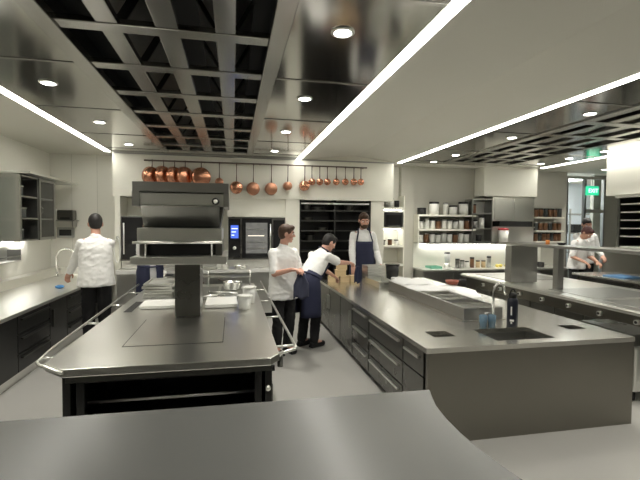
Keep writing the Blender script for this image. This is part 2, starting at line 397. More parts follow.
for b in ((-2.90, -2.85, 6.485, 6.515, 1.43, 2.36), (-3.235, -2.90, 6.485, 6.515, 2.31, 2.36), (-3.235, -2.90, 6.485, 6.515, 1.43, 1.48), (-3.235, -2.90, 6.485, 6.515, 1.72, 1.75)): bx('end_frame', 'steel_mid', d2, *b)
bx('canopy', 'steel_light', u, -3.237, -2.72, 6.5, 8.35, 2.37, 2.40)
bx('light_rail', 'led_small', u, -3.18, -3.12, 6.7, 7.5, 1.412, 1.428)
gl = thing('glass_jug', 'tall clear jug behind the glass door of the wall cupboard', 'jug', (-3.02, 7.40, 1.761), 'glassware in the wall cupboard')
MB().lathe([(.0, 0), (.05, 0), (.06, .10), (.045, .2), (.05, .24)], (-3.02, 7.40, 1.761), 16).build('body', 'plastic_clear', gl, True)
MB().tube([(-2.965, 7.4, 1.82), (-2.93, 7.4, 1.86), (-2.93, 7.4, 1.92), (-2.97, 7.4, 1.96)], .006, 6).build('handle', 'plastic_clear', gl, True)
for k, (y, z, n) in enumerate(((6.70, 1.451, 'bottom'), (6.80, 1.761, 'middle'), (6.72, 2.071, 'upper'))):
    q = thing('food_container', 'dark lidded container on the %s open shelf of the wall cupboard' % n, 'container', (-3.03, y, z), 'containers in the wall cupboard')
    MB().prism([(-3.12, y-.09), (-2.94, y-.09), (-2.94, y+.09), (-3.12, y+.09)], z, z+.13).build('body', 'glass_dark', q, bevel=.008)
    bx('lid', 'steel_mid', q, -3.125, -2.935, y-.095, y+.095, z+.13, z+.15)
ur = thing('under_shelf_rack', 'small steel utensil rack hung beneath the wall cupboard', 'rack', (-3.1, 6.35, 1.3))
bx('back_plate', 'steel_light', ur, -3.235, -3.22, 5.75, 6.95, 1.12, 1.34)
bx('shelf', 'steel_light', ur, -3.22, -3.04, 5.75, 6.95, 1.12, 1.14)
bx('front_rail', 'steel_mid', ur, -3.05, -3.04, 5.75, 6.95, 1.20, 1.215)
for y in (5.76, 6.93): bx('side_bracket', 'steel_mid', ur, -3.22, -3.04, y, y+.012, 1.12, 1.30)
tag(MB().box(-3.19, -3.08, 6.0, 6.35, 1.141, 1.24).build('dark_box', 'black', bevel=.01), 'black box resting in the utensil rack under the cupboard', 'box')
# small boxes on the back wall above the tap
ws = thing('short_shelf', 'short steel shelf on the back wall above the tap', 'shelf', (-2.98, 8.4, 1.72))
bx('shelf', 'steel_mid', ws, -3.2, -2.76, 8.25, 8.495, 1.72, 1.74)
bx('bracket', 'steel_mid', ws, -3.16, -3.14, 8.3, 8.495, 1.62, 1.72); bx('bracket', 'steel_mid', ws, -2.82, -2.80, 8.3, 8.495, 1.62, 1.72)
q = thing('paper_dispenser', 'dark grey paper dispenser on the short shelf above the tap', 'dispenser', (-2.93, 8.36, 1.741))
bx('case', 'steel_dark', q, -3.05, -2.79, 8.27, 8.46, 1.741, 1.92, bevel=.02); bx('slot', 'black', q, -3.0, -2.84, 8.262, 8.275, 1.76, 1.79)
q = thing('control_panel', 'square wall panel with a dark window under the short shelf', 'control panel', (-2.97, 8.48, 1.45))
bx('frame', 'steel_mid', q, -3.12, -2.84, 8.45, 8.495, 1.42, 1.61, bevel=.006); bx('window', 'black', q, -3.08, -2.88, 8.444, 8.452, 1.46, 1.57)
q = tag(MB().lathe([(.0, 0), (.06, 0), (.055, .16), (.03, .2), (.0, .2)], (-3.12, 8.36, 1.741), 14).build('soap_bottle', 'plastic_white', None, True), 'white bottle at the end of the short shelf above the tap', 'bottle')

# ------------------------------------------------------------------ cooking suite
rg = thing('cooking_suite', 'long stainless cooking suite with cut-off corners and rails around it', 'cooking range', (-.4, 4.8, 0))
def ring_top(name, x0, x1, y0, y1, ch, z0, z1, m, par):
    return MB().prism([(x0+ch, y0), (x1-.07, y0), (x1, y0+.10), (x1, y1), (x0, y1), (x0, y0+ch)], z0, z1).build(name, m, par, bevel=.006)
ring_top('top', -1.235, .335, 2.95, 6.75, .16, .70, .755, 'steel_range', rg)
bx('top_band', 'steel_dark', rg, -1.06, .27, 2.962, 2.99, .66, .70)
b0, b1, yf0, yf1 = -1.10, .28, 3.05, 6.70
bx('hearth_seam', 'black', rg, -.827, -.073, 3.413, 4.347, .7550, .7562)
bx('hearth_plate', 'steel_range', rg, -.82, -.08, 3.42, 4.34, .7562, .759, bevel=.002)
for k in range(3): bx('hob_plate', 'steel_mid', rg, -1.0+.42*k, -.62+.42*k, 5.35, 6.45, .7552, .760, bevel=.002)
bx('warming_well', 'black', rg, -1.13, -1.05, 4.75, 5.35, .7553, .7580)
# body: left and right flanks, oven bay open to the front
bx('flank', 'cabinet_black', rg, b0, b0+.035, yf0, yf1, .10, .70)
bx('flank', 'cabinet_black', rg, b1-.035, b1, yf0, yf1, .10, .70)
bx('oven_back', 'black', rg, b0+.035, b1-.035, 3.9, 3.95, .10, .70)
bx('oven_floor', 'steel_dark', rg, b0+.035, b1-.035, yf0, 3.9, .10, .13)
bx('plinth', 'black', rg, b0+.06, b1-.06, yf0+.08, yf1-.05, 0, .10)
for x in (b0, b0+.085, b1-.125, b1-.05): bx('front_post', 'cabinet_black', rg, x, x+.05, yf0-.03, yf0, .03, .70, bevel=.006)
bx('front_rail', 'cabinet_black', rg, b0+.135, b1-.125, yf0-.02, yf0, .63, .70)
for z in (.37, .47): MB().cyl((b0+.13, yf0+.05, z), (b1-.12, yf0+.05, z), .011).build('rack_bar', 'steel_mid', rg, True)
bx('oven_shelf', 'steel_front', rg, b0+.135, b1-.125, yf0+.02, 3.85, .34, .355)
bx('oven_shelf', 'steel_front', rg, b0+.135, b1-.125, yf0+.02, 3.85, .20, .215)
MB().cyl((b1-.03, yf0-.035, .52), (b1-.03, yf0-.06, .52), .018).build('gas_knob', 'steel_light', rg, True)
for i, y in enumerate((3.25, 3.9, 4.55, 5.2, 5.85, 6.5)):
    for x, s in ((b0, -1), (b1, 1)):
        MB().cyl((x, y, .58), (x+s*.04, y, .58), .024).build('side_knob', 'black', rg, True)
    bx('side_door', 'steel_front', rg, b0-.012, b0, y-.17, y+.40 if y < 6.4 else y+.18, .14, .52, bevel=.004)
    bx('side_door', 'steel_front', rg, b1, b1+.012, y-.17, y+.40 if y < 6.4 else y+.18, .14, .52, bevel=.004)
rl = MB().tube([(-1.07, 2.94, .735), (-1.27, 3.11, .745), (-1.30, 3.16, .748), (-1.33, 3.5, .75), (-1.42, 6.9, .75)], .012, 10).build('hand_rail', 'steel_light', rg, True)
MB().tube([(.33, 3.10, .735), (.47, 3.17, .745), (.48, 3.22, .75), (.45, 7.0, .75)], .012, 10).build('hand_rail', 'steel_light', rg, True)
for y in (3.25, 4.3, 5.2, 6.1):
    MB().cyl((-1.23, y, .745), (-1.305-.03*(y-3.2)/1., y, .75), .010).build('rail_bracket', 'steel_light', rg, True)
    MB().cyl((.33, y, .745), (.465, y, .75), .010).build('rail_bracket', 'steel_light', rg, True)
MB().cyl((.36, 3.22, .60), (.36, 3.22, .70), .022).build('rail_foot', 'steel_dark', rg, True)

# overhead grill tower on a single column
tw = thing('grill_tower', 'two-tier steel salamander grill tower on a column over the cooking suite', 'grill', (-.45, 4.5, .755))
bx('column', 'steel_front', tw, -.565, -.32, 4.38, 4.78, .7605, 1.315, bevel=.006)
bx('column_cap', 'steel_front', tw, -.70, -.20, 4.30, 4.86, 1.30, 1.318)
X0, X1 = -.885, -.035
bx('top_frame', 'steel_mid', tw, X0, X1, 4.06, 4.92, 1.985, 2.075, bevel=.004)
bx('upper_side', 'steel_mid', tw, X0, X0+.06, 4.05, 4.92, 1.855, 1.985); bx('upper_side', 'steel_mid', tw, X1-.05, X1, 4.05, 4.92, 1.855, 1.985)
bx('upper_fascia', 'steel_light', tw, X0+.06, X1-.05, 4.075, 4.90, 1.865, 1.975, bevel=.004)
k = MB().cyl((-.155, 4.075, 1.905), (-.155, 4.03, 1.905), .034, 16).build('knob', 'black', tw, True)
MB().cyl((-.155, 4.031, 1.905), (-.155, 4.026, 1.905), .02, 16).build('knob_cap', 'steel_light', k, True)
MB().prism([(X0+.05, 1.86), (X1-.05, 1.86), (X1-.09, 1.66), (X0+.07, 1.66)], 4.22, 4.80, 'y').build('burner_hood', 'steel_dark', tw)
MB().prism([(4.06, 1.86), (4.24, 1.86), (4.24, 1.66), (4.20, 1.66)], X0+.07, X1-.09, 'x').build('heat_shield', 'steel_dark', tw)
bx('lower_fascia', 'steel_light', tw, X0+.035, X1-.065, 4.085, 4.86, 1.535, 1.655, bevel=.004)
MB().cyl((X0+.0, 4.06, 1.522), (X1-.06, 4.06, 1.522), .012).build('front_bar', 'steel_light', tw, True)
bx('lower_chamber', 'black', tw, X0+.10, X1-.12, 4.25, 4.84, 1.385, 1.53)
for xx in (X0+.035, X1-.125): bx('lower_side', 'steel_front', tw, xx, xx+.06, 4.18, 4.86, 1.385, 1.535)
bx('drip_tray', 'steel_light', tw, X0-.02, X1-.02, 4.05, 4.88, 1.318, 1.392, bevel=.005)
for xx in (X0+.10, X1-.16): MB().cyl((xx, 4.12, 1.386), (xx, 4.12, 1.52), .008).build('guide_rod', 'steel_light', tw, True)
# things on the suite
cb = [tag(MB().box(-.305, .05, 4.80, 5.30, .7615, .80).build('cutting_board', 'plastic_white', bevel=.006), 'white cutting board on the suite beside the tower column, wider of the two', 'cutting board'),
      tag(MB().box(-1.0, -.62, 4.85, 5.25, .7615, .795).build('cutting_board', 'plastic_white', bevel=.006), 'white cutting board on the suite on the dark counter side of the column', 'cutting board')]
for i in range(5):
    z = .7615 + .036*i
    q = thing('sheet_tray', 'steel sheet tray on the suite behind the tower, %s from the bottom of its pile' % ORD[i], 'tray', (-.93, 5.9, z), 'piled sheet trays on the cooking suite')
    dx = random.uniform(-.02, .02)
    m_ = MB(); m_.box(-1.10+dx, -.74+dx, 5.6, 6.2, z, z+.006).build('base', 'steel_light', q)
    r_ = MB()
    for b in ((-1.10+dx, -1.09+dx, 5.6, 6.2), (-.75+dx, -.74+dx, 5.6, 6.2), (-1.09+dx, -.75+dx, 5.6, 5.61), (-1.09+dx, -.75+dx, 6.19, 6.2)): r_.box(*b, z+.006, z+.028)
    r_.build('rim', 'steel_light', q)
for i, (x, y, hh, lb) in enumerate(((.13, 4.72, .15, 'clear plastic tub beside the wide white cutting board'), (.19, 5.02, .20, 'taller clear plastic tub behind the first tub by the rail'))):
    q = thing('plastic_tub', lb, 'container', (x, y, .7605), 'clear tubs on the suite')
    MB().lathe([(0, 0), (.065, 0), (.078, hh), (.070, hh), (.058, .006), (0, .006)], (x, y, .7605), 20).build('body', 'plastic_clear', q, True)
    MB().lathe([(.078, hh-.012), (.086, hh-.012), (.086, hh), (.078, hh)], (x, y, .7605), 20).build('rim', 'plastic_white', q, True)
for i, (x, y, a, lb) in enumerate(((-.28, 5.5, .5, 'steel tongs lying across the hob just behind the column'), (-.12, 5.75, -.4, 'steel tongs lying further back on the hob, crossing the first pair'))):
    q = thing('kitchen_tongs', lb, 'tongs', (x, y, .775), 'tongs on the hob')
    for s in (-1, 1):
        MB().tube([(x-.2*math.cos(a), y-.2*math.sin(a), .775), (x, y+s*.03, .785), (x+.2*math.cos(a), y+.2*math.sin(a)+s*.025, .775)], .009, 6).build('arm', 'steel_light', q, True)
    MB().cyl((x-.205*math.cos(a), y-.205*math.sin(a), .765), (x-.205*math.cos(a), y-.205*math.sin(a), .79), .012).build('hinge', 'steel_mid', q, True)
def pot(name, x, y, z, r, h, label, m='steel_light', long=True, ang=0., group=None):
    q = thing(name, label, 'pot', (x, y, z), group)
    MB().lathe([(0, 0), (r*.96, 0), (r, .01), (r, h), (r*1.04, h+.004), (r*.95, h), (r*.93, .012), (0, .012)], (x, y, z), 24).build('body', m, q, True)
    if long: MB().tube([(x+r*math.cos(ang), y+r*math.sin(ang), z+h*.8), (x+(r+.08)*math.cos(ang), y+(r+.08)*math.sin(ang), z+h*.9), (x+(r+.22)*math.cos(ang), y+(r+.22)*math.sin(ang), z+h)], .010, 8).build('handle', 'iron', q, True)
    return q
pot('saucepan', -.62, 5.75, .7605, .11, .12, 'steel saucepan on the suite behind the column, near the tray pile', ang=.8)
pot('saucepan', .0, 6.2, .7605, .13, .10, 'wide steel pan at the far end of the suite near the rail', ang=2.2)

q = thing('plate_shelf', 'low two-level steel shelf across the far end of the cooking suite', 'shelf', (-.35, 6.5, .76))
for z in (.88, 1.0): bx('shelf', 'steel_light', q, -1.0, .28, 6.52, 6.72, z, z+.014, bevel=.003)
for x in (-.99, -.36, .26):
    for y in (6.53, 6.70): MB().cyl((x, y, .7605), (x, y, 1.0), .008).build('leg', 'steel_light', q, True)
for i, (x, h_, lb) in enumerate(((-.75, .05, 'shallow steel pan on the top of the low shelf, on the tray pile side'), (-.15, .07, 'steel pan on the top of the low shelf, just past the column'), (.12, .04, 'shallow steel pan on the top of the low shelf, next to the rail'))):
    pot('stored_pot', x, 6.62, 1.0145, .09, h_, lb, 'steel_light', False, group='pans on the low shelf')
# ------------------------------------------------------------------ back counter and ovens under the bulkhead
bc = thing('back_counter', 'steel counter under the ovens along the back wall', 'counter', (-.45, 8.0, 0))
bx('top', 'steel_light', bc, -1.93, .97, 7.62, 8.49, .86, .90, bevel=.004)
bx('body', 'steel_light', bc, -1.93, .97, 7.68, 8.49, .08, .86)
bx('plinth', 'black', bc, -1.90, .94, 7.74, 8.45, 0, .08)
for k in range(4): bx('door', 'steel_light', bc, -1.92+.725*k, -1.21+.725*k, 7.66, 7.68, .10, .84, bevel=.004)
bx('riser', 'steel_light', bc, -1.93, .97, 8.02, 8.49, .90, 1.028)
bx('front_nosing', 'plastic_white', bc, -1.93, .97, 7.60, 7.62, .83, .90, bevel=.004)
def oven(x0, x1, label, panel=True):
    t = thing('combi_oven', label, 'oven', ((x0+x1)/2, 8.2, 1.03), 'ovens under the bulkhead')
    z0, z1 = 1.03, 1.82; W = x1-x0
    bx('case', 'steel_front', t, x0, x1, 7.98, 8.48, z0, z1, bevel=.006)
    if not panel:
        bx('door', 'black_gloss', t, x0+.02, x1-.1, 7.955, 7.982, z0+.03, z1-.02, bevel=.004)
        MB().cyl((x0+.06, 7.93, z0+.12), (x0+.06, 7.93, z1-.12), .013).build('handle', 'steel_light', t, True)
        return t
    bx('control_panel', 'black_gloss', t, x0+.01, x0+.22, 7.968, 7.985, z0+.04, z1-.03)
    s_ = bx('screen', 'screen_blue', t, x0+.045, x0+.185, 7.962, 7.969, z0+.40, z0+.64)
    for i in range(3): bx('screen_line', 'screen_text', s_, x0+.06, x0+.17-.03*i, 7.960, 7.963, z0+.57-.06*i, z0+.585-.06*i)
    MB().cyl((x0+.115, 7.968, z0+.22), (x0+.115, 7.94, z0+.22), .032, 18).build('dial', 'steel_light', t, True)
    d_ = bx('door', 'black_gloss', t, x0+.25, x0+.80, 7.955, 7.982, z0+.03, z1-.02, bevel=.004)
    bx('window', 'oven_window', d_, x0+.32, x0+.72, 7.950, 7.957, z0+.12, z1-.10)
    for i in range(4): bx('rack_line', 'oven_glow' if i == 2 else 'steel_mid', d_, x0+.36, x0+.66, 7.947, 7.951, z0+.20+.12*i, z0+.215+.12*i)
    MB().cyl((x0+.775, 7.93, z0+.12), (x0+.775, 7.93, z1-.12), .013).build('handle', 'steel_light', d_, True)
    bx('side_panel', 'black_gloss', t, x0+.83, x1-.02, 7.965, 7.985, z0+.1, z1-.05)
    MB().cyl((x0+.10, 8.1, z1), (x0+.10, 8.1, z1+.09), .03).build('vent_pipe', 'steel_mid', t, True)
    return t
oven(-.08, .98, 'combi oven with a blue screen beside the white column')
oven(-1.93, -.95, 'combi oven mostly hidden behind the grill tower', False)
rw = thing('water_hose', 'white coiled spray hose hanging on the pier by the hidden oven', 'hose', (-2.0, 7.97, 1.3))
MB().tube([(-1.985+.05*math.sin(a), 7.96, 1.22+.22*math.cos(a)) for a in [2*PI*k/16*.93 for k in range(17)]], .012, 8).build('hose', 'plastic_white', rw, True)
bx('hook', 'steel_mid', rw, -2.0, -1.97, 7.965, 8.0, 1.42, 1.46)
# dark rack bay between the columns
rk = thing('pan_rack', 'tall black-lined rack bay with steel shelves between white columns', 'rack', (1.98, 8.3, 0))
bx('back_panel', 'black', rk, 1.262, 2.698, 8.44, 8.495, 0, 2.168)
for x in (1.262, 2.668): bx('side_panel', 'black', rk, x, x+.03, 8.05, 8.44, 0, 2.168)
bx('mid_post', 'black', rk, 1.96, 2.0, 8.1, 8.44, 0, 2.168)
bx('head_rail', 'steel_light', rk, 1.292, 2.668, 8.06, 8.10, 2.09, 2.12)
for z in (.35, .62, .89, 1.16, 1.36, 1.56, 1.76, 1.96): bx('shelf', 'steel_dark', rk, 1.292, 2.668, 8.09, 8.44, z, z+.018)
for i, (x, z, sh, lb) in enumerate(((1.42, 1.978, 1, 'small steel pot on the top shelf of the dark rack, at the oven end'), (1.66, 1.978, 0, 'wide shallow steel pan on the top shelf of the dark rack'), (2.3, 1.978, 1, 'steel pot on the top shelf of the dark rack above the bearded cook'),
                                 (1.45, 1.778, 0, 'shallow pan on the second shelf of the dark rack'), (1.75, 1.578, 0, 'shallow pan on the third shelf of the dark rack'), (1.5, 1.378, 1, 'pot on the fourth shelf of the dark rack'))):
    pot('stored_pot', x, 8.26, z, .09 if sh else .12, .10 if sh else .05, lb, 'steel_dark', False, group='pots in the dark rack')

# ------------------------------------------------------------------ copper pans on the bulkhead rail
pr_ = thing('pan_rail', 'long steel rail on the white bulkhead holding copper pans', 'rail', (.5, 7.9, 2.80))
MB().cyl((-1.52, 7.90, 2.80), (2.56, 7.90, 2.805), .014).build('bar', 'iron', pr_, True)
for x in (-1.45, -.5, .5, 1.5, 2.5): MB().cyl((x, 7.90, 2.802), (x, 7.998, 2.802), .010).build('bracket', 'iron', pr_, True)
def pan(r, depth, hl, label, m, loc, tilt, group, name, up=True, yaw=0.):
    """hangs from its handle: local origin at the hook, bowl below, copper base towards the room"""
    q = thing(name, label, 'pan', (0, 0, 0), group)
    zc = -hl - r
    T = Matrix.Rotation(PI/2, 4, 'X')       # axis towards -Y
    MB().lathe([(0, depth*.5), (r*.80, depth*.5), (r*.93, depth*.38), (r, -depth*.5), (r*.96, -depth*.5), (r*.88, depth*.30), (0, depth*.40)], (0, 0, zc), 28, T).build('bowl', m, q, True)
    MB().tube([(0, .0, -hl-r*.10), (0, -.004, -hl*.6), (0, .0, -hl*.25), (0, .0, -.012)], [.011, .007, .008, .010], 8).build('handle', 'iron', q, True)
    MB().tube([(.016*math.sin(a), 0, .016*math.cos(a)-.002) for a in [2*PI*k/10 for k in range(10)]] , .004, 6).build('hanging_loop', 'iron', q, True)
    q.location = loc; q.rotation_euler = (tilt, 0, yaw)
    OFF[q.name] = Vector(loc)
    return q
RZ = 2.80
big = [(-1.379, 2.527, .165), (-1.189, 2.545, .165), (-1.003, 2.539, .165), (-.824, 2.544, .165), (-.549, 2.535, .175)]
for i, (x, z, r) in enumerate(big):
    pan(r, .10, RZ-z-r, 'large copper pan hanging above the grill tower, %s from the sink end of the rail' % ORD[i], 'copper', (x, 7.875, RZ), .06, 'copper pans on the bulkhead rail', 'copper_pan', yaw=.75 if i < 4 else .2)
mid = [(-.234, 2.454, .075, .06, 'small copper pan half hidden at the top corner of the grill tower', 'copper_old'), (.071, 2.36, .118, .09, 'round copper pan hanging just past the tower, lowest row, first of five', 'copper'),
       (.375, 2.346, .125, .07, 'darker round copper pan, second of the five hung low past the tower', 'copper_old'), (.706, 2.354, .120, .08, 'copper pan with dark lower half, third of the five hung low', 'copper_old'),
       (1.013, 2.413, .082, .13, 'small deep copper pan, fourth of the five hung low', 'copper_old'), (1.332, 2.422, .098, .10, 'copper pan at the start of the row of small pans, fifth hung low', 'copper')]
for x, z, r, dpt, lb, m_ in mid: pan(r, dpt, RZ-z-r, lb, m_, (x, 7.875, RZ), .05, 'copper pans on the bulkhead rail', 'copper_pan', yaw=.1)
for i, (x, z) in enumerate([(1.467, 2.501), (1.619, 2.505), (1.766, 2.509), (1.943, 2.514), (2.121, 2.519), (2.291, 2.523), (2.433, 2.525)]):
    pan(.066, .08, RZ-z-.066, 'small copper saucepan, %s in the even row at the far end of the rail' % ORD[i], 'copper', (x, 7.875, RZ), .10, 'small copper saucepans in an even row', 'copper_saucepan', yaw=-.25)

# ------------------------------------------------------------------ central island
IX0, IX1, IY0, IY1 = 1.45, 3.375, 2.955, 7.05
isl = thing('island', 'big stainless island with plain end panel and sink near its front edge', 'kitchen island', (2.4, 5.0, 0))
holes = [(1.665, 1.865, 3.25, 3.44), (2.13, 2.68, 3.06, 3.44), (3.02, 3.20, 3.28, 3.44)]
bm = bmesh.new(); tp = MB(); tp.bm = bm
xs = sorted({IX0, IX1} | {v for h in holes for v in h[:2]}); yy = sorted({IY0, IY1} | {v for h in holes for v in h[2:]})
def inhole(x, y): return any(a < x < b and c < y < e for a, b, c, e in holes)
ok = {(i, j): not inhole((xs[i]+xs[i+1])/2, (yy[j]+yy[j+1])/2) for i in range(len(xs)-1) for j in range(len(yy)-1)}
V = {}
def vv(i, j, z):
    if (i, j, z) not in V: V[i, j, z] = bm.verts.new((xs[i], yy[j], z))
    return V[i, j, z]
for (i, j), o in ok.items():
    if not o: continue
    for z in (.715, .755): bm.faces.new([vv(i, j, z), vv(i+1, j, z), vv(i+1, j+1, z), vv(i, j+1, z)])
    for (di, dj, a, b) in ((-1, 0, (i, j), (i, j+1)), (1, 0, (i+1, j), (i+1, j+1)), (0, -1, (i, j), (i+1, j)), (0, 1, (i, j+1), (i+1, j+1))):
        if not ok.get((i+di, j+dj), False): bm.faces.new([vv(*a, .715), vv(*b, .715), vv(*b, .755), vv(*a, .755)])
tp.build('worktop', 'steel_top', isl)
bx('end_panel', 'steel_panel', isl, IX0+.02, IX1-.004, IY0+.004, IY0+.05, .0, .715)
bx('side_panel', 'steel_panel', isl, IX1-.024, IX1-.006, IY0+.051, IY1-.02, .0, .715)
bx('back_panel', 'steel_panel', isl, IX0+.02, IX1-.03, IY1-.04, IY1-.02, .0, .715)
bx('core', 'steel_front', isl, 2.2, IX1-.04, IY0+.60, IY1-.05, .02, .70)
def basin(h, z, nm, m):
    a, b, c, e = h; q = MB()
    q.box(a-.004, a, c-.004, e+.004, z, .714).box(b, b+.004, c-.004, e+.004, z, .714).box(a, b, c-.004, c, z, .714).box(a, b, e, e+.004, z, .714).box(a-.004, b+.004, c-.004, e+.004, z-.004, z)
    return q.build(nm, m, isl)
basin(holes[1], .56, 'sink_basin', 'steel_mid'); basin(holes[0], .45, 'waste_chute', 'black'); basin(holes[2], .45, 'waste_chute', 'black')
MB().lathe([(0, 0), (.035, 0), (.035, .004), (0, .004)], (2.4, 3.3, .561), 16).build('drain', 'steel_dark', isl, True)
G = 'steel units along the aisle side of the island'
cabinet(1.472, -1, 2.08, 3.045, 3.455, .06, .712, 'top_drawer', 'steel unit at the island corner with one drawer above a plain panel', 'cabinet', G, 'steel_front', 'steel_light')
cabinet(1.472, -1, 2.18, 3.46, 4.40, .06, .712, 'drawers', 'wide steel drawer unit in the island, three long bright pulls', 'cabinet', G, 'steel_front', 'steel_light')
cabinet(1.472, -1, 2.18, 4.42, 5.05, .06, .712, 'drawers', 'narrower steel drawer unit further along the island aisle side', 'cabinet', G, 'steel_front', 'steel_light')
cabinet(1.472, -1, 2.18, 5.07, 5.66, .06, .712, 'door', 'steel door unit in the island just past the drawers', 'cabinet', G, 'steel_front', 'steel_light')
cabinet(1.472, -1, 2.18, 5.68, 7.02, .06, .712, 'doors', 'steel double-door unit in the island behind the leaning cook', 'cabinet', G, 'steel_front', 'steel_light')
# tap on the island
tp = thing('tap', 'chrome tap with curved spout standing by the island sink', 'tap', (2.49, 3.66, .755))
MB().lathe([(.030, 0), (.030, .02), (.018, .03), (.018, .07)], (2.49, 3.66, .756), 14).build('base', 'chrome', tp, True)
MB().tube([(2.49, 3.66, .80), (2.49, 3.66, 1.05), (2.495, 3.655, 1.10), (2.52, 3.64, 1.14), (2.555, 3.62, 1.14), (2.575, 3.61, 1.10), (2.58, 3.605, 1.03)], .012, 10).build('spout', 'chrome', tp, True)
MB().tube([(2.47, 3.66, .83), (2.43, 3.65, .85), (2.39, 3.64, .855)], .008, 8).build('lever', 'chrome', tp, True)
# bottle
bt = thing('water_bottle', 'tall dark navy drinking bottle with loop lid standing by the island sink', 'bottle', (2.60, 3.52, .756))
MB().lathe([(0, 0), (.046, 0), (.050, .006), (.050, .225), (.044, .25), (.033, .262), (0, .262)], (2.60, 3.52, .756), 24).build('body', 'bottle_navy', bt, True)
ld = MB().lathe([(0, .262), (.037, .262), (.037, .298), (.024, .31), (0, .31)], (2.60, 3.52, .756), 20).build('lid', 'black', bt, True)
MB().tube([(2.60+.024*math.cos(a), 3.52, 1.066+.034*math.sin(a)) for a in [PI*k/8 for k in range(9)]], .006, 8).build('loop', 'black', ld, True)
for (dx, z0, z1, w_) in ((-.010, .86, .94, .012), (-.004, .800, .818, .036), (-.008, .780, .794, .014)):
    q = MB(); vs = []
    for zz in (z0, z1):
        vs.append([q.bm.verts.new((2.60+.0508*math.sin(-.62+(dx+w_*(kk/4-.5))/.05), 3.52-.0508*math.cos(-.62+(dx+w_*(kk/4-.5))/.05), zz)) for kk in range(5)])
    for kk in range(4): q.bm.faces.new((vs[0][kk], vs[0][kk+1], vs[1][kk+1], vs[1][kk]))
    q.build('printed_mark', 'plastic_white', bt)
for i, (x, y, lb) in enumerate(((2.30, 3.53, 'clear blue tumbler by the tap, on the side of the food pans'), (2.385, 3.52, 'clear blue tumbler between the other tumbler and the navy bottle'))):
    g_ = thing('drinking_tumbler', lb, 'tumbler', (x, y, .756), 'blue tumblers by the island tap')
    MB().lathe([(0, 0), (.032, 0), (.038, .105), (.035, .105), (.029, .008), (0, .008)], (x, y, .756), 20).build('cup', 'blue_clear', g_, True)
    MB().lathe([(0, .009), (.0285, .009), (.031, .055), (0, .055)], (x, y, .756), 20).build('drink', 'plastic_blue', g_, True)
# chilled food pan unit
cu = thing('food_pan_unit', 'long low steel unit of sunken food pans on the island behind the sink', 'food pan unit', (2.5, 4.7, .755))
ux0, ux1, uy0, uy1, uz = 2.25, 2.68, 3.78, 5.85, .875
bx('side', 'steel_mid', cu, ux0, ux0+.03, uy0, uy1, .756, uz); bx('side', 'steel_mid', cu, ux1-.03, ux1, uy0, uy1, .756, uz)
bx('end', 'steel_mid', cu, ux0+.03, ux1-.03, uy0, uy0+.03, .756, uz); bx('end', 'steel_mid', cu, ux0+.03, ux1-.03, uy1-.03, uy1, .756, uz)
bx('well_floor', 'steel_dark', cu, ux0+.03, ux1-.03, uy0+.03, uy1-.03, .757, .765)
bx('foot_lip', 'steel_top', cu, ux0-.035, ux1+.02, uy0-.03, uy1+.02, .7555, .7605)
n_ = 8; L_ = (uy1-uy0-.06)/n_
for i in range(n_):
    a = uy0+.03+i*L_
    bx('cross_bar', 'steel_top', cu, ux0+.03, ux1-.03, a-.012 if i else a, a+.012, uz-.022, uz+.002)
for i in range(5):
    a = uy0+.045+i*L_
    q = thing('food_pan', 'steel insert pan in the food pan unit, %s from the tap' % ORD[i], 'food pan', (2.48, a+L_/2, .80), 'insert pans in the food pan unit')
    p_ = MB(); z0 = .772
    p_.box(ux0+.045, ux1-.045, a+.012, a+L_-.04, z0, z0+.004)
    for b in ((ux0+.04, ux0+.046, a+.012, a+L_-.04), (ux1-.046, ux1-.04, a+.012, a+L_-.04), (ux0+.046, ux1-.046, a+.012, a+.017), (ux0+.046, ux1-.046, a+L_-.045, a+L_-.04)): p_.box(*b, z0, uz-.002)
    p_.build('shell', 'steel_light', q)
    bx('contents', ('steel_mid', 'black', 'steel_mid', 'steel_dark', 'steel_light')[i], q, ux0+.047, ux1-.047, a+.018, a+L_-.046, z0+.004, z0+.05)
def cloth(name, x0, x1, y0, y1, z, h, label, m='cloth_white', amp=.012, group=None, n=14):
    q = MB(); g = {}
    for i in range(n+1):
        for j in range(n+1):
            u_, v_ = i/n, j/n
            e = min(u_, 1-u_, v_, 1-v_)*6
            zz = z + h*min(1, e) + amp*math.sin(7*u_+3*v_+x0*9)*math.cos(6*v_-2*u_)*min(1, e)
            g[i, j] = q.bm.verts.new((x0+(x1-x0)*u_+.012*math.sin(9*v_), y0+(y1-y0)*v_+.012*math.sin(8*u_), max(z+.001, zz)))
    for i in range(n):
        for j in range(n): q.bm.faces.new((g[i, j], g[i+1, j], g[i+1, j+1], g[i, j+1]))
    lo = {k_: q.bm.verts.new((v.co.x, v.co.y, z)) for k_, v in g.items() if k_[0] in (0, n) or k_[1] in (0, n)}
    def side(seq):
        for a, b in zip(seq, seq[1:]): q.bm.faces.new((g[a], g[b], lo[b], lo[a]))
    side([(i, 0) for i in range(n+1)]); side([(i, n) for i in range(n+1)]); side([(0, j) for j in range(n+1)]); side([(n, j) for j in range(n+1)])
    return tag(q.build(name, m, None, True), label, 'cloth', group)
cloth('kitchen_towel', 2.24, 2.72, 4.85, 5.35, uz+.003, .018, 'white towel spread over the food pans, nearer the tap')
cloth('kitchen_towel', 2.26, 2.76, 5.38, 5.88, uz+.003, .045, 'thicker folded white towel over the far end of the food pan unit')
cloth('kitchen_towel', 2.80, 3.22, 4.95, 5.65, .756, .09, 'bunched white towel on the island between the food pans and the second range')
q = thing('small_pan', 'reddish brown pan with a dark handle resting on the bunched white towel', 'pan', (3.05, 5.45, .872))
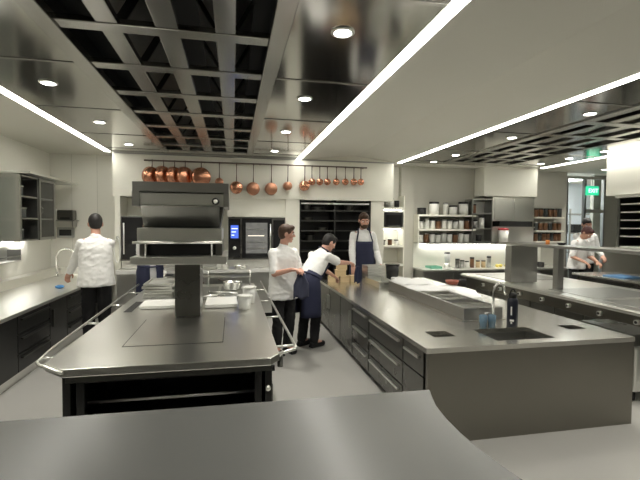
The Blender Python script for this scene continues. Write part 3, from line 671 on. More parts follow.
MB().lathe([(0, 0), (.075, 0), (.095, .055), (.088, .055), (.07, .008), (0, .008)], (3.02, 5.40, .874), 20).build('bowl', 'brown_meat', q, True)
MB().tube([(3.11, 5.42, .92), (3.19, 5.45, .93), (3.27, 5.46, .905)], .013, 8).build('handle', 'black', q, True)
# trays, bin and cups at the far end
q = thing('deep_tray', 'long low steel tray on the island in front of the tray stack', 'tray', (2.12, 5.95, .756))
p_ = MB(); a0, a1, c0, c1 = 2.13, 2.42, 5.93, 6.62
p_.box(a0, a1, c0, c1, .756, .762)
for b in ((a0, a0+.008, c0, c1), (a1-.008, a1, c0, c1), (a0+.008, a1-.008, c0, c0+.008), (a0+.008, a1-.008, c1-.008, c1)): p_.box(*b, .762, .845)
p_.build('shell', 'steel_light', q)
bx('handle', 'steel_mid', q, a0+.08, a1-.08, c0-.02, c0, .815, .83)
for i in range(6):
    z = .756 + .043*i
    q = thing('stacked_tray', 'steel tray in the island stack by the bearded cook, %s from the bottom' % ORD[i], 'tray', (2.36, 6.83, z), 'steel trays stacked on the island')
    q_ = MB(); x0, x1, y0, y1 = 2.20, 2.50, 6.66, 7.0
    q_.box(x0+.01, x1-.01, y0+.01, y1-.01, z, z+.005).build('base', 'steel_light', q)
    q_ = MB()
    for b in ((x0, x0+.01, y0, y1), (x1-.01, x1, y0, y1), (x0+.01, x1-.01, y0, y0+.01), (x0+.01, x1-.01, y1-.01, y1)): q_.box(*b, z+.001, z+.038)
    q_.build('rim', 'steel_light', q)
q = thing('black_bin', 'black round container beside the tray stack on the island', 'container', (2.68, 6.8, .756))
MB().lathe([(0, 0), (.095, 0), (.115, .27), (.108, .27), (.088, .008), (0, .008)], (2.68, 6.80, .756), 24).build('body', 'black', q, True)
MB().lathe([(.114, .25), (.124, .25), (.124, .272), (.114, .272)], (2.68, 6.80, .756), 24).build('rim', 'black_gloss', q, True)
for i, (x, y, hh, lb) in enumerate(((2.50, 6.02, .15, 'clear plastic cup stack in front of the black container'), (2.63, 6.06, .13, 'clear plastic cup stack beside the first, towards the towels'), (2.52, 6.30, .11, 'short clear cup nearest the long low tray'))):
    q = thing('cup_stack', lb.replace('nearest', 'next to'), 'cups', (x, y, .756), 'clear cups on the island')
    MB().lathe([(0, 0), (.045, 0), (.055, hh), (.049, hh), (.04, .006), (0, .006)], (x, y, .756), 18).build('cup', 'plastic_clear', q, True)
    for k in range(2): MB().lathe([(.054, hh-.02-.03*k), (.059, hh-.02-.03*k), (.059, hh-.014-.03*k), (.054, hh-.014-.03*k)], (x, y, .756), 18).build('lip', 'plastic_white', q, True)
# wooden boxes
for i, (x, y, z, lb) in enumerate(((1.62, 6.72, .756, 'pale wooden box on the island, end of the bottom layer over the aisle'), (1.80, 6.72, .756, 'pale wooden box, middle of the bottom layer on the island'), (1.98, 6.74, .756, 'pale wooden box at the tray end of the bottom layer'),
                                  (1.74, 6.72, .857, 'pale wooden box in the second layer of the small pile'), (1.76, 6.72, .958, 'topmost pale wooden box of the small pile on the island'))):
    q = thing('wooden_box', lb, 'box', (x, y, z), 'pale wooden boxes on the island')
    p_ = MB(); p_.box(x-.075, x+.075, y-.075, y+.075, z, z+.008)
    for b in ((x-.075, x-.067, y-.075, y+.075), (x+.067, x+.075, y-.075, y+.075), (x-.067, x+.067, y-.075, y-.067), (x-.067, x+.067, y+.067, y+.075)): p_.box(*b, z+.008, z+.085)
    p_.build('body', 'wood', q); bx('lid', 'wood', q, x-.08, x+.08, y-.08, y+.08, z+.085, z+.10, bevel=.003)

# ------------------------------------------------------------------ second range with overshelf
r2 = thing('second_range', 'second stainless range beyond the island with knobs along its side', 'cooking range', (5.2, 5.4, 0))
bx('top', 'steel_range', r2, 4.42, 6.0, 2.6, 7.55, .70, .755, bevel=.008)
bx('edge_rail', 'steel_light', r2, 4.39, 4.42, 2.6, 7.55, .715, .745, bevel=.006)
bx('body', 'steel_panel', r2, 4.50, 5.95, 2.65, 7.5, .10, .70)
bx('plinth', 'black', r2, 4.58, 5.88, 2.7, 7.45, 0, .10)
for i in range(3): bx('hob_plate', 'steel_mid', r2, 4.62, 5.75, 2.75+.95*i, 3.55+.95*i, .7552, .760, bevel=.002)
bx('griddle', 'steel_mid', r2, 4.62, 5.75, 6.4, 7.4, .7552, .762, bevel=.003)
for i in range(9):
    y = 2.9+.5*i
    bx('front_panel', 'steel_front', r2, 4.485, 4.50, y-.235, y+.235, .12, .54, bevel=.004)
    k = MB().cyl((4.50, y, .62), (4.455, y, .62), .030, 16).build('knob', 'steel_light', r2, True)
    MB().cyl((4.456, y, .62), (4.448, y, .62), .018, 12).build('knob_cap', 'black', k, True)
os_ = thing('overshelf', 'long steel overshelf on two posts above the second range', 'shelf', (4.75, 5.2, .755))
bx('shelf', 'steel_mid', os_, 4.58, 5.0, 2.7, 6.62, 1.375, 1.415, bevel=.004)
bx('post', 'steel_mid', os_, 4.49, 4.985, 6.14, 6.30, .763, 1.375, bevel=.004)
bx('post', 'steel_mid', os_, 4.70, 4.80, 5.36, 5.46, .757, 1.375, bevel=.004)
bx('post', 'steel_mid', os_, 4.62, 4.90, 3.0, 3.12, .762, 1.375, bevel=.004)
q = thing('spice_jar', 'small orange jar standing on the overshelf above the wide post', 'jar', (4.80, 5.70, 1.416))
MB().lathe([(0, 0), (.03, 0), (.03, .06), (.022, .07), (0, .07)], (4.80, 5.70, 1.416), 14).build('body', 'orange', q, True)
MB().lathe([(0, .07), (.024, .07), (.024, .085), (0, .085)], (4.80, 5.70, 1.416), 14).build('lid', 'black', q, True)
tag(MB().lathe([(0, 0), (.04, 0), (.065, .035), (.058, .035), (.035, .006), (0, .006)], (4.83, 5.45, 1.416), 18).build('small_bowl', 'black', None, True), 'small black bowl on the overshelf next to the orange jar', 'bowl')
# oven trolley at the frame edge
tr = thing('oven_trolley', 'steel trolley with two black knobs beside the island end panel', 'trolley', (3.98, 3.6, 0))
bx('body', 'steel_light', tr, 3.77, 4.15, 3.30, 3.98, .10, .545, bevel=.03)
for y in (3.66, 3.84):
    k = MB().cyl((3.77, y, .60), (3.735, y, .60), .035, 16).build('knob', 'black', tr, True); MB().cyl((3.736, y, .60), (3.728, y, .60), .018, 12).build('knob_cap', 'steel_light', k, True)
bx('control_strip', 'steel_front', tr, 3.77, 4.15, 3.32, 3.96, .545, .66, bevel=.01)
for x in (3.84, 4.08):
    for y in (3.38, 3.90): MB().cyl((x, y, 0), (x, y, .10), .03, 12).build('foot', 'black', tr, True)
# counter beyond it, where two cooks stand
c2 = thing('far_counter', 'steel counter along the equipment bank beyond the second range', 'counter', (6.9, 4.8, 0))
bx('top', 'steel_top', c2, 6.47, 7.44, 2.2, 7.02, .76, .80, bevel=.004)
bx('body', 'steel_dark', c2, 6.54, 7.43, 2.25, 6.97, .08, .76)
bx('plinth', 'black', c2, 6.60, 7.40, 2.3, 6.9, 0, .08)
for k in range(7): bx('door', 'steel_front', c2, 6.525, 6.54, 2.27+.67*k, 2.92+.67*k, .10, .74, bevel=.004)
tag(MB().box(6.60, 7.0, 6.0, 6.45, .801, .825).build('blue_board', 'plastic_blue', bevel=.005), 'muted blue board lying on the far counter', 'cutting board')
q = pot('stock_pot', 6.78, 5.72, .801, .07, .15, 'black pot with a steel lid on the far counter beside the blue board', 'black', False)
MB().lathe([(0, .175), (.02, .17), (.07, .158), (.075, .152), (0, .152)], (6.78, 5.72, .801), 20).build('lid', 'steel_light', q, True)
q = pot('stock_pot', 6.72, 5.35, .801, .08, .12, 'small steel pot on the far counter in front of the black pot', 'steel_light', False)
q = pot('stock_pot', 7.18, 5.86, .801, .08, .15, 'steel pot on the far counter behind the black pot', 'steel_mid', False)
rr = thing('tray_rack', 'dark rack with pale shelf edges on the bank under the white bulkhead', 'rack', (7.1, 4.4, 1.35))
for y in (2.5, 4.2, 5.55, 6.20): bx('post', 'steel_dark', rr, 6.66, 6.71, y, y+.05, 1.34, 2.245)
bx('back_panel', 'black', rr, 7.40, 7.445, 2.5, 6.25, .98, 2.245)
for z in (1.34, 1.52, 1.66, 1.80, 1.94, 2.08): bx('shelf', 'steel_light', rr, 6.68, 7.40, 2.5, 6.21, z, z+.022)
bx('end_panel', 'steel_dark', rr, 6.71, 7.40, 6.21, 6.24, 1.34, 2.245)
bx('base_shelf', 'steel_mid', rr, 6.62, 7.40, 2.5, 6.25, 1.30, 1.338)
bx('lip', 'steel_light', rr, 6.60, 6.66, 2.5, 6.25, 2.20, 2.245)
for y in (2.55, 4.4, 6.18): bx('leg', 'steel_dark', rr, 7.34, 7.40, y, y+.05, .801, 1.30)
for i, (y, r_, h_) in enumerate(((5.35, .07, .11), (5.1, .07, .09), (4.85, .08, .12), (5.85, .08, .14))):
    pot('stored_pot', 6.85, y, 1.363 if i < 3 else 1.339, r_, h_, ('steel pot at the door end of the low shelf in the bank rack', 'second steel pot along the low shelf of the bank rack', 'third steel pot along the low shelf of the bank rack', 'tall steel pot standing apart at the open end of the bank rack')[i], 'steel_light', False, group='pots on the bank rack')

# ------------------------------------------------------------------ shelf wall
def jar(x, y, z, r, h, body, lid, label, group, name='storage_jar', cat='jar'):
    q = thing(name, label, cat, (x, y, z), group)
    MB().lathe([(0, 0), (r, 0), (r, h*.86), (r*.9, h*.9), (0, h*.9)], (x, y, z), 14).build('body', body, q, True)
    MB().lathe([(0, h*.84), (r*1.04, h*.84), (r*1.04, h), (0, h)], (x, y, z+.001), 14).build('lid', lid, q, True)
    return q
sw = thing('jar_shelving', 'pale wall shelves holding jars above the lit back counter', 'shelves', (4.6, 8.3, 1.3))
for z in (1.885, 1.585): bx('shelf', 'soffit_paint', sw, 3.76, 5.07, 8.12, 8.415, z, z+.035)
bx('shelf', 'steel_mid', sw, 3.93, 6.85, 8.10, 8.415, 1.305, 1.335)
bx('light_bar', 'led_small', sw, 3.93, 6.78, 8.33, 8.38, 1.292, 1.303)
bx('side_panel', 'soffit_paint', sw, 3.755, 3.775, 8.12, 8.415, 1.335, 1.90)
for row, (z, g, nm) in enumerate(((1.621, 'jars on the middle wall shelf', 'middle'), (1.336, 'jars on the lowest wall shelf', 'lowest'))):
    for i in range(9):
        x = 3.86 + i*.133
        jar(x, 8.24, z, .056, .205 if i % 3 else .19, ('plastic_white', 'plastic_clear', 'plastic_white', 'amber', 'plastic_white')[(i+row*2) % 5], ('black', 'steel_mid', 'black')[i % 3],
            '%s storage jar from the grey pillar on the %s wall shelf' % (ORD[i], nm), g)
top = [(3.89, .09, .14, 'black', 'black', 'squat black tub at the pillar end of the top wall shelf'), (4.17, .10, .27, 'plastic_white', 'black', 'tall white tub, second on the top wall shelf'), (4.43, .05, .26, 'plastic_white', 'steel_mid', 'slim white tub in the middle of the top wall shelf'),
       (4.61, .085, .20, 'plastic_white', 'black', 'short white tub with black lid on the top wall shelf'), (4.85, .10, .28, 'plastic_white', 'black', 'tall white tub at the far end of the top wall shelf')]
for x, r_, h_, b_, l_, lb in top: jar(x, 8.26, 1.921, r_, h_, b_, l_, lb, 'tubs on the top wall shelf', 'storage_tub', 'tub')
# dark locker between shelves and hood cabinet
q = thing('open_locker', 'dark steel locker of shelves between the wall shelves and the hood cabinet', 'locker', (5.48, 8.3, 1.34))
bx('back_panel', 'steel_mid', q, 4.98, 5.46, 8.40, 8.418, 1.34, 2.27)
bx('side', 'steel_mid', q, 4.98, 5, 8.12, 8.40, 1.34, 2.27); bx('side', 'steel_mid', q, 5.44, 5.46, 8.12, 8.40, 1.34, 2.27)
for z in (1.34, 1.62, 1.94, 2.25): bx('shelf', 'steel_mid', q, 5, 5.44, 8.13, 8.40, z, z+.02)
for i, (x, z, hh, m_, lb) in enumerate(((5.08, 1.961, .2, 'amber', 'dark jar on the upper shelf of the dark locker'), (5.28, 1.641, .27, 'plastic_white', 'tall pale canister on the middle shelf of the dark locker'), (5.12, 1.641, .18, 'steel_mid', 'steel canister beside the pale one in the dark locker'), (5.22, 1.361, .14, 'black', 'black tub on the bottom shelf of the dark locker'))):
    jar(x, 8.25, z, .06, hh, m_, 'black', lb, 'canisters in the dark locker', 'canister', 'canister')
# hood cabinet
q = thing('hood_cabinet', 'big stainless cabinet under the box bulkhead on the shelf wall', 'cabinet', (6.28, 8.3, 1.34))
bx('case', 'steel_light', q, 5.47, 6.49, 8.14, 8.418, 1.80, 2.325, bevel=.006)
bx('door', 'steel_light', q, 5.51, 5.97, 8.12, 8.14, 1.83, 2.29, bevel=.006); bx('door', 'steel_light', q, 5.99, 6.45, 8.12, 8.14, 1.83, 2.29, bevel=.006)
bx('slot', 'black', q, 5.66, 6.47, 8.16, 8.41, 1.68, 1.80)
bx('lower_case', 'steel_light', q, 5.47, 6.49, 8.14, 8.418, 1.34, 1.68, bevel=.006)
bx('edge', 'steel_light', q, 5.47, 6.49, 8.10, 8.14, 1.655, 1.68)
q = thing('pail', 'white pail with a red lid in front of the hood cabinet', 'pail', (5.66, 8.02, 1.336))
bx('shelf_lip', 'steel_mid', sw, 5.4, 6.55, 7.92, 8.10, 1.305, 1.335)
MB().lathe([(0, 0), (.085, 0), (.105, .27), (0, .27)], (5.66, 8.02, 1.336), 20).build('body', 'plastic_white', q, True)
MB().lathe([(0, .27), (.11, .27), (.11, .30), (.04, .315), (0, .315)], (5.66, 8.02, 1.336), 20).build('lid', 'red', q, True)
# dark jars further along
s2 = thing('spice_shelving', 'pale shelves of dark jars between the hood cabinet and the glazed door', 'shelves', (7.2, 8.3, 1.3))
for z in (1.36, 1.60, 1.90): bx('shelf', 'soffit_paint', s2, 6.56, 7.27, 8.14, 8.415, z-.03, z)
for row, (z, nm, n_) in enumerate(((1.361, 'bottom', 7), (1.601, 'middle', 6), (1.901, 'upper', 6))):
    for i in range(n_):
        x = 6.63 + i*(.60/(n_-1))
        jar(x, 8.25, z, .047, .19, ('amber', 'glass_dark', 'amber')[(i+row) % 3], ('black', 'steel_mid')[(i*2+row) % 2], '%s dark jar from the hood cabinet on the %s spice shelf' % (ORD[i], nm), 'dark jars on the spice shelves')
# lit counter below
lc = thing('back_worktop', 'pale lit worktop along the shelf wall under the jars', 'worktop', (5.4, 8.2, 0))
bx('top', 'steel_light', lc, 3.77, 7.22, 7.85, 8.404, .765, .80, bevel=.004)
bx('body', 'steel_mid', lc, 3.79, 7.22, 7.95, 8.40, .08, .765)
bx('plinth', 'black', lc, 3.81, 7.2, 8.0, 8.38, 0, .08)
for i in range(5): bx('door', 'steel_mid', lc, 3.80+.684*i, 4.47+.684*i, 7.93, 7.95, .10, .74, bevel=.004)
q = thing('blender', 'tall glass blender on the lit worktop under the jars', 'blender', (4.45, 8.18, .80))
MB().lathe([(0, 0), (.075, 0), (.06, .10), (0, .10)], (4.45, 8.18, .801), 18).build('motor_base', 'steel_light', q, True)
MB().lathe([(0, .10), (.045, .10), (.065, .30), (.06, .30), (.04, .11), (0, .11)], (4.45, 8.18, .801), 18).build('jar', 'plastic_clear', q, True)
MB().lathe([(0, .30), (.066, .30), (.05, .33), (0, .33)], (4.45, 8.18, .801), 18).build('lid', 'black', q, True)
q = thing('food_tray', 'shallow green tray on the lit worktop next to the grey pillar', 'tray', (4.12, 8.15, .801))
bx('base', 'green_tray', q, 4.0, 4.26, 8.02, 8.28, .801, .81)
for b in ((4.0, 4.01, 8.02, 8.28), (4.25, 4.26, 8.02, 8.28), (4.01, 4.25, 8.02, 8.03), (4.01, 4.25, 8.27, 8.28)): bx('rim', 'green_tray', q, *b, .81, .845)
cn = [(4.68, 'steel_dark', .19, 'slim dark bottle on the lit worktop beside the blender'), (4.79, 'steel_mid', .16, 'steel canister, second from the blender on the lit worktop'), (4.90, 'plastic_white', .14, 'short white jar, third from the blender on the lit worktop'),
      (5.02, 'amber', .22, 'amber bottle, fourth from the blender on the lit worktop'), (5.16, 'wood', .15, 'tan jar, fifth from the blender on the lit worktop'), (5.29, 'wood', .15, 'tan jar, sixth from the blender on the lit worktop'), (5.42, 'steel_mid', .24, 'tall steel shaker, seventh from the blender on the lit worktop')]
for x, m_, h_, lb in cn: jar(x, 8.16, .801, .045, h_, m_, 'black', lb, 'jars on the lit worktop', 'counter_jar', 'jar')
for i, (x, lb) in enumerate(((5.60, 'yellow lemon on the lit worktop, towards the tan jars'), (5.70, 'yellow lemon between two other lemons on the lit worktop'), (5.82, 'yellow lemon on the lit worktop, towards the wide post'))):
    tag(MB().ell((x, 8.12+.03*(i % 2), .836), (.045, .035, .035)).build('lemon', 'yellow', None, True), lb, 'lemon', 'lemons on the lit worktop')
tag(MB().lathe([(0, 0), (.05, 0), (.11, .06), (.10, .06), (.045, .008), (0, .008)], (6.05, 8.14, .801), 20).build('mixing_bowl', 'green_tray', None, True), 'green bowl on the lit worktop past the lemons', 'bowl')
q = pot('saucepan', 6.62, 8.1, .801, .10, .10, 'dark saucepan on the lit worktop seen between the two posts', 'black', True, ang=3.3)
# exit sign
ex = thing('exit_sign', 'green lit exit sign hanging in front of the glazed door', 'exit sign', (8.15, 8.3, 2.45))
bx('box', 'exit_green', ex, 8.01, 8.33, 8.31, 8.36, 2.42, 2.63, bevel=.006)
MB().cyl((8.17, 8.335, 2.62), (8.17, 8.335, 2.80), .010).build('stem', 'steel_mid', ex, True)
bx('arm', 'steel_mid', ex, 8.13, 8.21, 8.33, 8.45, 2.79, 2.80)
fc = bpy.data.curves.new('exit_letters', 'FONT'); fc.body = 'EXIT'; fc.size = .13; fc.extrude = .002; fc.align_x = 'CENTER'; fc.align_y = 'CENTER'
fo = bpy.data.objects.new('exit_letters_curve', fc); COL.objects.link(fo)
me = bpy.data.meshes.new_from_object(fo.evaluated_get(bpy.context.evaluated_depsgraph_get())); bpy.data.objects.remove(fo)
me.transform(Matrix.Translation(Vector((8.17, 8.305, 2.52)) - Vector((8.15, 8.3, 2.45))) @ Matrix.Rotation(PI/2, 4, 'X')); me.materials.clear(); me.materials.append(M['exit_letters'])
lt = bpy.data.objects.new('lettering', me); COL.objects.link(lt); lt.parent = ex
# things in the passage
ps = thing('passage_shelf', 'pale shelving in the passage beside the bulkhead', 'shelves', (3.2, 8.3, 0))
for z in (.85, 1.24, 1.62, 2.02): bx('shelf', 'soffit_paint', ps, 2.98, 3.46, 8.16, 8.495, z, z+.04)
for x in (2.975, 3.448): bx('side', 'soffit_paint', ps, x, x+.02, 8.16, 8.495, 0, 2.3)
for z in (1.62, 2.02): bx('light_bar', 'led_small', ps, 3.02, 3.42, 8.30, 8.34, z-.014, z-.001)  # glowing bars added to brighten the dark passage shelving
q = thing('coffee_machine', 'black machine on the shelving in the passage', 'appliance', (3.22, 8.3, 1.66))
bx('body', 'black', q, 3.02, 3.42, 8.14, 8.46, 1.661, 1.96, bevel=.01); bx('front', 'black_gloss', q, 3.06, 3.38, 8.13, 8.14, 1.70, 1.9); bx('drip_tray', 'steel_mid', q, 3.1, 3.34, 8.09, 8.14, 1.665, 1.68)
for x, z, r_, h_, m_, lb in ((3.10, 2.061, .05, .16, 'steel_mid', 'steel canister on the passage shelf above the black machine'), (3.22, 2.061, .045, .19, 'plastic_clear', 'clear canister on the passage shelf above the black machine'), (3.34, 2.061, .05, .14, 'black', 'black canister on the passage shelf above the black machine'),
                     (3.06, 1.281, .045, .10, 'steel_mid', 'steel tub on the lower passage shelf beside the bulkhead column'), (3.20, 1.281, .045, .12, 'amber', 'dark tub in the middle of the lower passage shelf'), (3.34, 1.281, .045, .11, 'plastic_white', 'white tub on the lower passage shelf beside the grey pillar')):
    jar(x, 8.28, z, r_, h_, m_, 'black', lb, 'canisters in the passage', 'canister', 'canister')

# ------------------------------------------------------------------ people
def remesh(mb, name, m, parent, vox, it, s):
    o = mb.build(name, m, None, True)
    r = o.modifiers.new('r', 'REMESH'); r.mode = 'VOXEL'; r.voxel_size = vox; r.use_smooth_shade = True
    k = o.modifiers.new('s', 'SMOOTH'); k.factor = .5; k.iterations = it
    me = bpy.data.meshes.new_from_object(o.evaluated_get(bpy.context.evaluated_depsgraph_get()))
    old = o.data; o.modifiers.clear(); o.data = me; bpy.data.meshes.remove(old)
    me.transform(Matrix.Scale(s, 4)); me.shade_smooth()
    me.materials.clear(); me.materials.append(M[m])
    o.parent = parent
    return o
def lift(mb, name, m, parent, s, smooth=True):
    o = mb.build(name, m, None, smooth); o.data.transform(Matrix.Scale(s, 4)); o.parent = parent
    return o
def folds(o, amp, seed):
    from mathutils import noise
    me = o.data; off = Vector((seed[0]*3.1, seed[1]*1.7, 0))
    ns = [v.normal.copy() for v in me.vertices]
    for v, n in zip(me.vertices, ns):
        p = v.co
        q = Vector((p.x*9 + p.z*5, p.y*9 - p.z*4, p.z*13 - p.x*6)) + off
        v.co = p + n*amp*((1-abs(noise.noise(q)))*1.4 - 1.0 + .35*noise.noise(q*2.3))
    me.update(); return o
def person(label, loc, yaw, H, lean=0., twist=0., hy=0., hp=0., hands=((.3, .3, 1.), (-.3, .3, 1.)), sleeve=1., apron=None, apron_top=1.30, hair='hair_black', skin='skin', beard=False, hem=.83, feet=.09, stride=0., group=None, hairlen=0., elbow=.25, wrap=1.75, girth=1.):
    root = thing('person', label, 'person', loc, group); root.rotation_euler = (0, 0, yaw)
    s = H/1.758
    Rz = Matrix.Rotation(-yaw, 3, 'Z'); L = Vector(loc)
    P0 = Vector((0, 0, .95))
    TR = Matrix.Rotation(twist, 3, 'Z') @ Matrix.Rotation(-lean, 3, 'X')
    back = Vector((0, -.10*math.sin(lean), -.02*math.sin(lean)))
    def T(p):
        p = Vector(p); f = max(0., min(1., (p.z-.88)/.22)); f = f*f*(3-2*f)
        Rf = Matrix.Rotation(twist*f, 3, 'Z') @ Matrix.Rotation(-lean*f, 3, 'X')
        return P0 + Rf @ (p-P0) + back
    TM = TR.to_4x4()
    hipj = {1: Vector((.085, 0, .90))+back, -1: Vector((-.085, 0, .90))+back}
    knee = {k: Vector((k*feet*1.02, .02+k*stride*.5, .49)) for k in (1, -1)}
    ank = {k: Vector((k*feet, -.03+k*stride, .085)) for k in (1, -1)}
    sh = {k: T((k*.165, -.01, 1.385)) for k in (1, -1)}
    elb, wri, hdir = {}, {}, {}
    for k in (1, -1):
        tgt = Rz @ (Vector(hands[0 if k > 0 else 1]) - L) / s
        d = tgt - sh[k]
        l1, l2 = .29, .26
        dist = min(d.length-.07, l1+l2-.005); dist = max(dist, .15)
        u = d.normalized(); a = (l1*l1 - l2*l2 + dist*dist)/(2*dist); h = math.sqrt(max(l1*l1-a*a, 0))
        pole = Vector((k*elbow, -.45, -.85)); pole = (pole - u*pole.dot(u)).normalized()
        elb[k] = sh[k] + u*a + pole*h; wri[k] = sh[k] + u*dist
        hdir[k] = ((wri[k]-elb[k]).normalized() + u*.4).normalized()
    # head frame
    nk0, nk1 = T((0, -.015, 1.44)), T((0, .0, 1.545))
    HM = Matrix.Rotation(twist*.6+hy, 3, 'Z') @ Matrix.Rotation(-hp, 3, 'X'); HT = HM.to_4x4()
    hc = nk1 + HM @ Vector((0, .022, .10))
    HM = HM @ Matrix.Scale(1.06, 3); HT = HM.to_4x4()
    hd = lambda x, y, z: hc + HM @ Vector((x, y, z))
    b = MB()
    b.ell(T((0, 0, .95)), (.155, .105, .125), TM); b.ell(T((0, .005, 1.10)), (.135, .098, .16), TM)
    b.ell(T((0, .005, 1.28)), (.162, .115, .17), TM); b.cap_seg(T((-.13, -.01, 1.395)), T((.13, -.01, 1.395)), .055, .055)
    b.cap_seg(T((0, -.02, 1.38)), nk0, .085, .062); b.cap_seg(nk0, nk1 + HM @ Vector((0, .005, .03)), .060, .055)
    b.ell(hc + HM @ Vector((0, -.005, .018)), (.074, .094, .100), HT, 24, 14)
    b.ell(hd(0, .028, -.052), (.056, .060, .058), HT, 20, 12); b.ell(hd(0, .062, -.086), (.026, .024, .022), HT)
    b.cap_seg(hd(0, .088, .012), hd(0, .108, -.022), .009, .014); b.cap_seg(hd(-.034, .078, .026), hd(.034, .078, .026), .014, .014)
    b.ell(hd(-.016, .098, -.027), (.009, .010, .008), HT); b.ell(hd(.016, .098, -.027), (.009, .010, .008), HT)
    for k in (1, -1):
        b.ell(hd(k*.040, .062, -.022), (.026, .028, .026), HT); b.ell(hd(k*.078, -.004, -.008), (.011, .020, .032), HT)
        b.cap_seg(hipj[k], knee[k], .088, .058); b.cap_seg(knee[k], ank[k], .056, .038)
        b.cap_seg(ank[k], ank[k]+Vector((k*.02, .15, -.045)), .042, .030); b.cap_seg(ank[k], ank[k]+Vector((0, -.03, -.04)), .04, .035)
        b.cap_seg(sh[k], elb[k], .054, .042); b.cap_seg(elb[k], wri[k], .042, .028)
        # hand: palm, thumb from its side, four fingers of different length, half closed
        dd = hdir[k]; n = Vector((0, 0, -1)); n = (n - dd*n.dot(dd)).normalized(); w = dd.cross(n)*k
        HF = Matrix((w, dd, n)).transposed().to_4x4()
        b.ell(wri[k]+dd*.055, (.040, .055, .018), HF)
        b.cap_seg(wri[k], wri[k]+dd*.05, .026, .024)
        for q, (off, ln) in enumerate(((.030, .066), (.011, .075), (-.009, .070), (-.028, .055))):
            p0 = wri[k]+dd*.085+w*off; p1 = p0+dd*ln*.55+n*ln*.18; p2 = p1+dd*ln*.28+n*ln*.36; p3 = p2+n*ln*.28-dd*ln*.02
            b.cap_seg(p0, p1, .0105, .0098, 8); b.cap_seg(p1, p2, .0098, .009, 8); b.cap_seg(p2, p3, .009, .008, 8)
        t0 = wri[k]+dd*.03+w*.028; t1 = t0+w*.030+dd*.030+n*.012; t2 = t1+dd*.034+n*.016-w*.004
        b.cap_seg(t0, t1, .015, .012, 8); b.cap_seg(t1, t2, .012, .009, 8)
    remesh(b, 'body', skin, root, .0078, 2, s)
    # face details
    for k in (1, -1):
        e = lift(MB().ell(hd(k*.031, .079, .004), (.014, .010, .009), HT), 'eye', 'eye_white', root, s)
        lift(MB().ell(hd(k*.031, .0865, .004), (.006, .004, .0065), HT), 'iris', 'hair_black', e, s)
        lift(MB().tube([hd(k*.014, .092, .026), hd(k*.032, .091, .031), hd(k*.050, .080, .025)], .0045, 6), 'eyebrow', hair, root, s)
    lift(MB().ell(hd(0, .083, -.060), (.024, .011, .008), HT), 'lips', 'lips', root, s)
    h = MB(); h.ell(hd(0, -.014, .032), (.081, .098, .098), HT, 24, 14); h.ell(hd(0, -.040, -.005), (.074, .066, .080+hairlen), HT, 20, 12)
    h.ell(hd(0, .050, .085), (.055, .050, .036), HT)
    remesh(h, 'hair', hair, root, .008, 2, s)
    if beard:
        q = MB(); q.ell(hd(0, .042, -.082), (.057, .058, .042), HT, 20, 12); q.cap_seg(hd(-.028, .092, -.048), hd(.028, .092, -.048), .009, .009)
        for k in (1, -1): q.cap_seg(hd(k*.066, .012, -.01), hd(k*.052, .04, -.07), .014, .02)
        remesh(q, 'beard', hair, root, .007, 2, s)
    # jacket with sleeves
    j = MB()
    pass
    for k in (1, -1): j.cap_seg(T((0, -.02, 1.435)), T((k*.150, -.01, 1.375)), .060, .058, 16)
    prof = []
    n_ = 44
    rings = []
    for z, rx, ry in ((1.455, .085, .070), (1.43, .125, .088), (1.39, .158, .106), (1.32, .175, .128), (1.20, .178, .133), (1.06, .180, .138), (.95, .188, .146), (hem+.02, .198, .156), (hem, .196, .154)):
        rings.append([j.bm.verts.new(T((rx*girth*math.cos(2*PI*q/n_), ry*girth*math.sin(2*PI*q/n_), z))) for q in range(n_)])
    for a, c in zip(rings, rings[1:]):
        for q in range(n_): j.bm.faces.new((a[q], a[(q+1) % n_], c[(q+1) % n_], c[q]))
    j.bm.faces.new(rings[0]); j.bm.faces.new(rings[-1][::-1])
    j.cap_seg(T((0, -.018, 1.40)), nk0 + (nk1-nk0)*.25, .090, .068)
    for k in (1, -1):
        if sleeve >= 1:
            j.cap_seg(sh[k], elb[k], .064, .058, 16); j.cap_seg(elb[k], wri[k] - (wri[k]-elb[k])*.08, .060, .044, 16)
        else:
            j.cap_seg(sh[k], sh[k]+(elb[k]-sh[k])*sleeve*1.2, .066, .066, 16)
    folds(remesh(j, 'jacket', 'jacket', root, .010, 6, s), .008, loc)
    # trousers and shoes
    q = MB(); q.ell(Vector((0, 0, .93))+back, (.168, .122, .12), None, 24, 14)
    for k in (1, -1): q.cap_seg(hipj[k], knee[k], .098, .078, 16); q.cap_seg(knee[k], ank[k]+Vector((0, 0, .02)), .080, .066, 16)
    folds(remesh(q, 'trousers', 'trouser_black', root, .011, 3, s), .008, loc)
    for k in (1, -1):
        q = MB(); a = ank[k]
        q.cap_seg((a.x, a.y-.03, .048), (a.x+k*.018, a.y+.155, .040), .047, .038, 14); q.cap_seg((a.x, a.y-.01, .06), (a.x, a.y, .10), .05, .048, 14)
        q.box(a.x-.042, a.x+.042, a.y-.075, a.y+.17, .001, .03)
        remesh(q, 'shoe', 'shoe', root, .009, 2, s)
    if apron:
        q = MB(); rows_ = []
        zs = [apron_top - (apron_top-1.08)*i/5 for i in range(6)] + [1.02, .95, .85, .75, .65, .55, .47]
        for z in zs:
            bib = max(0., min(1., (z-1.08)/.05)); an = (wrap*(1-bib) + .80*bib)
            if z > .95: rx, ry = .200, .155
            else: rx, ry = .217+.02*(.95-z), .176+.06*(.95-z)
            row = []
            for c in range(17):
                f = (c/8-1)*an; rip = 1 + (.02*math.sin(c*2.1+z*3) if z < .9 else 0)
                row.append(q.bm.verts.new(T((rx*rip*math.sin(f), .004+ry*rip*math.cos(f), z))))
            rows_.append(row)
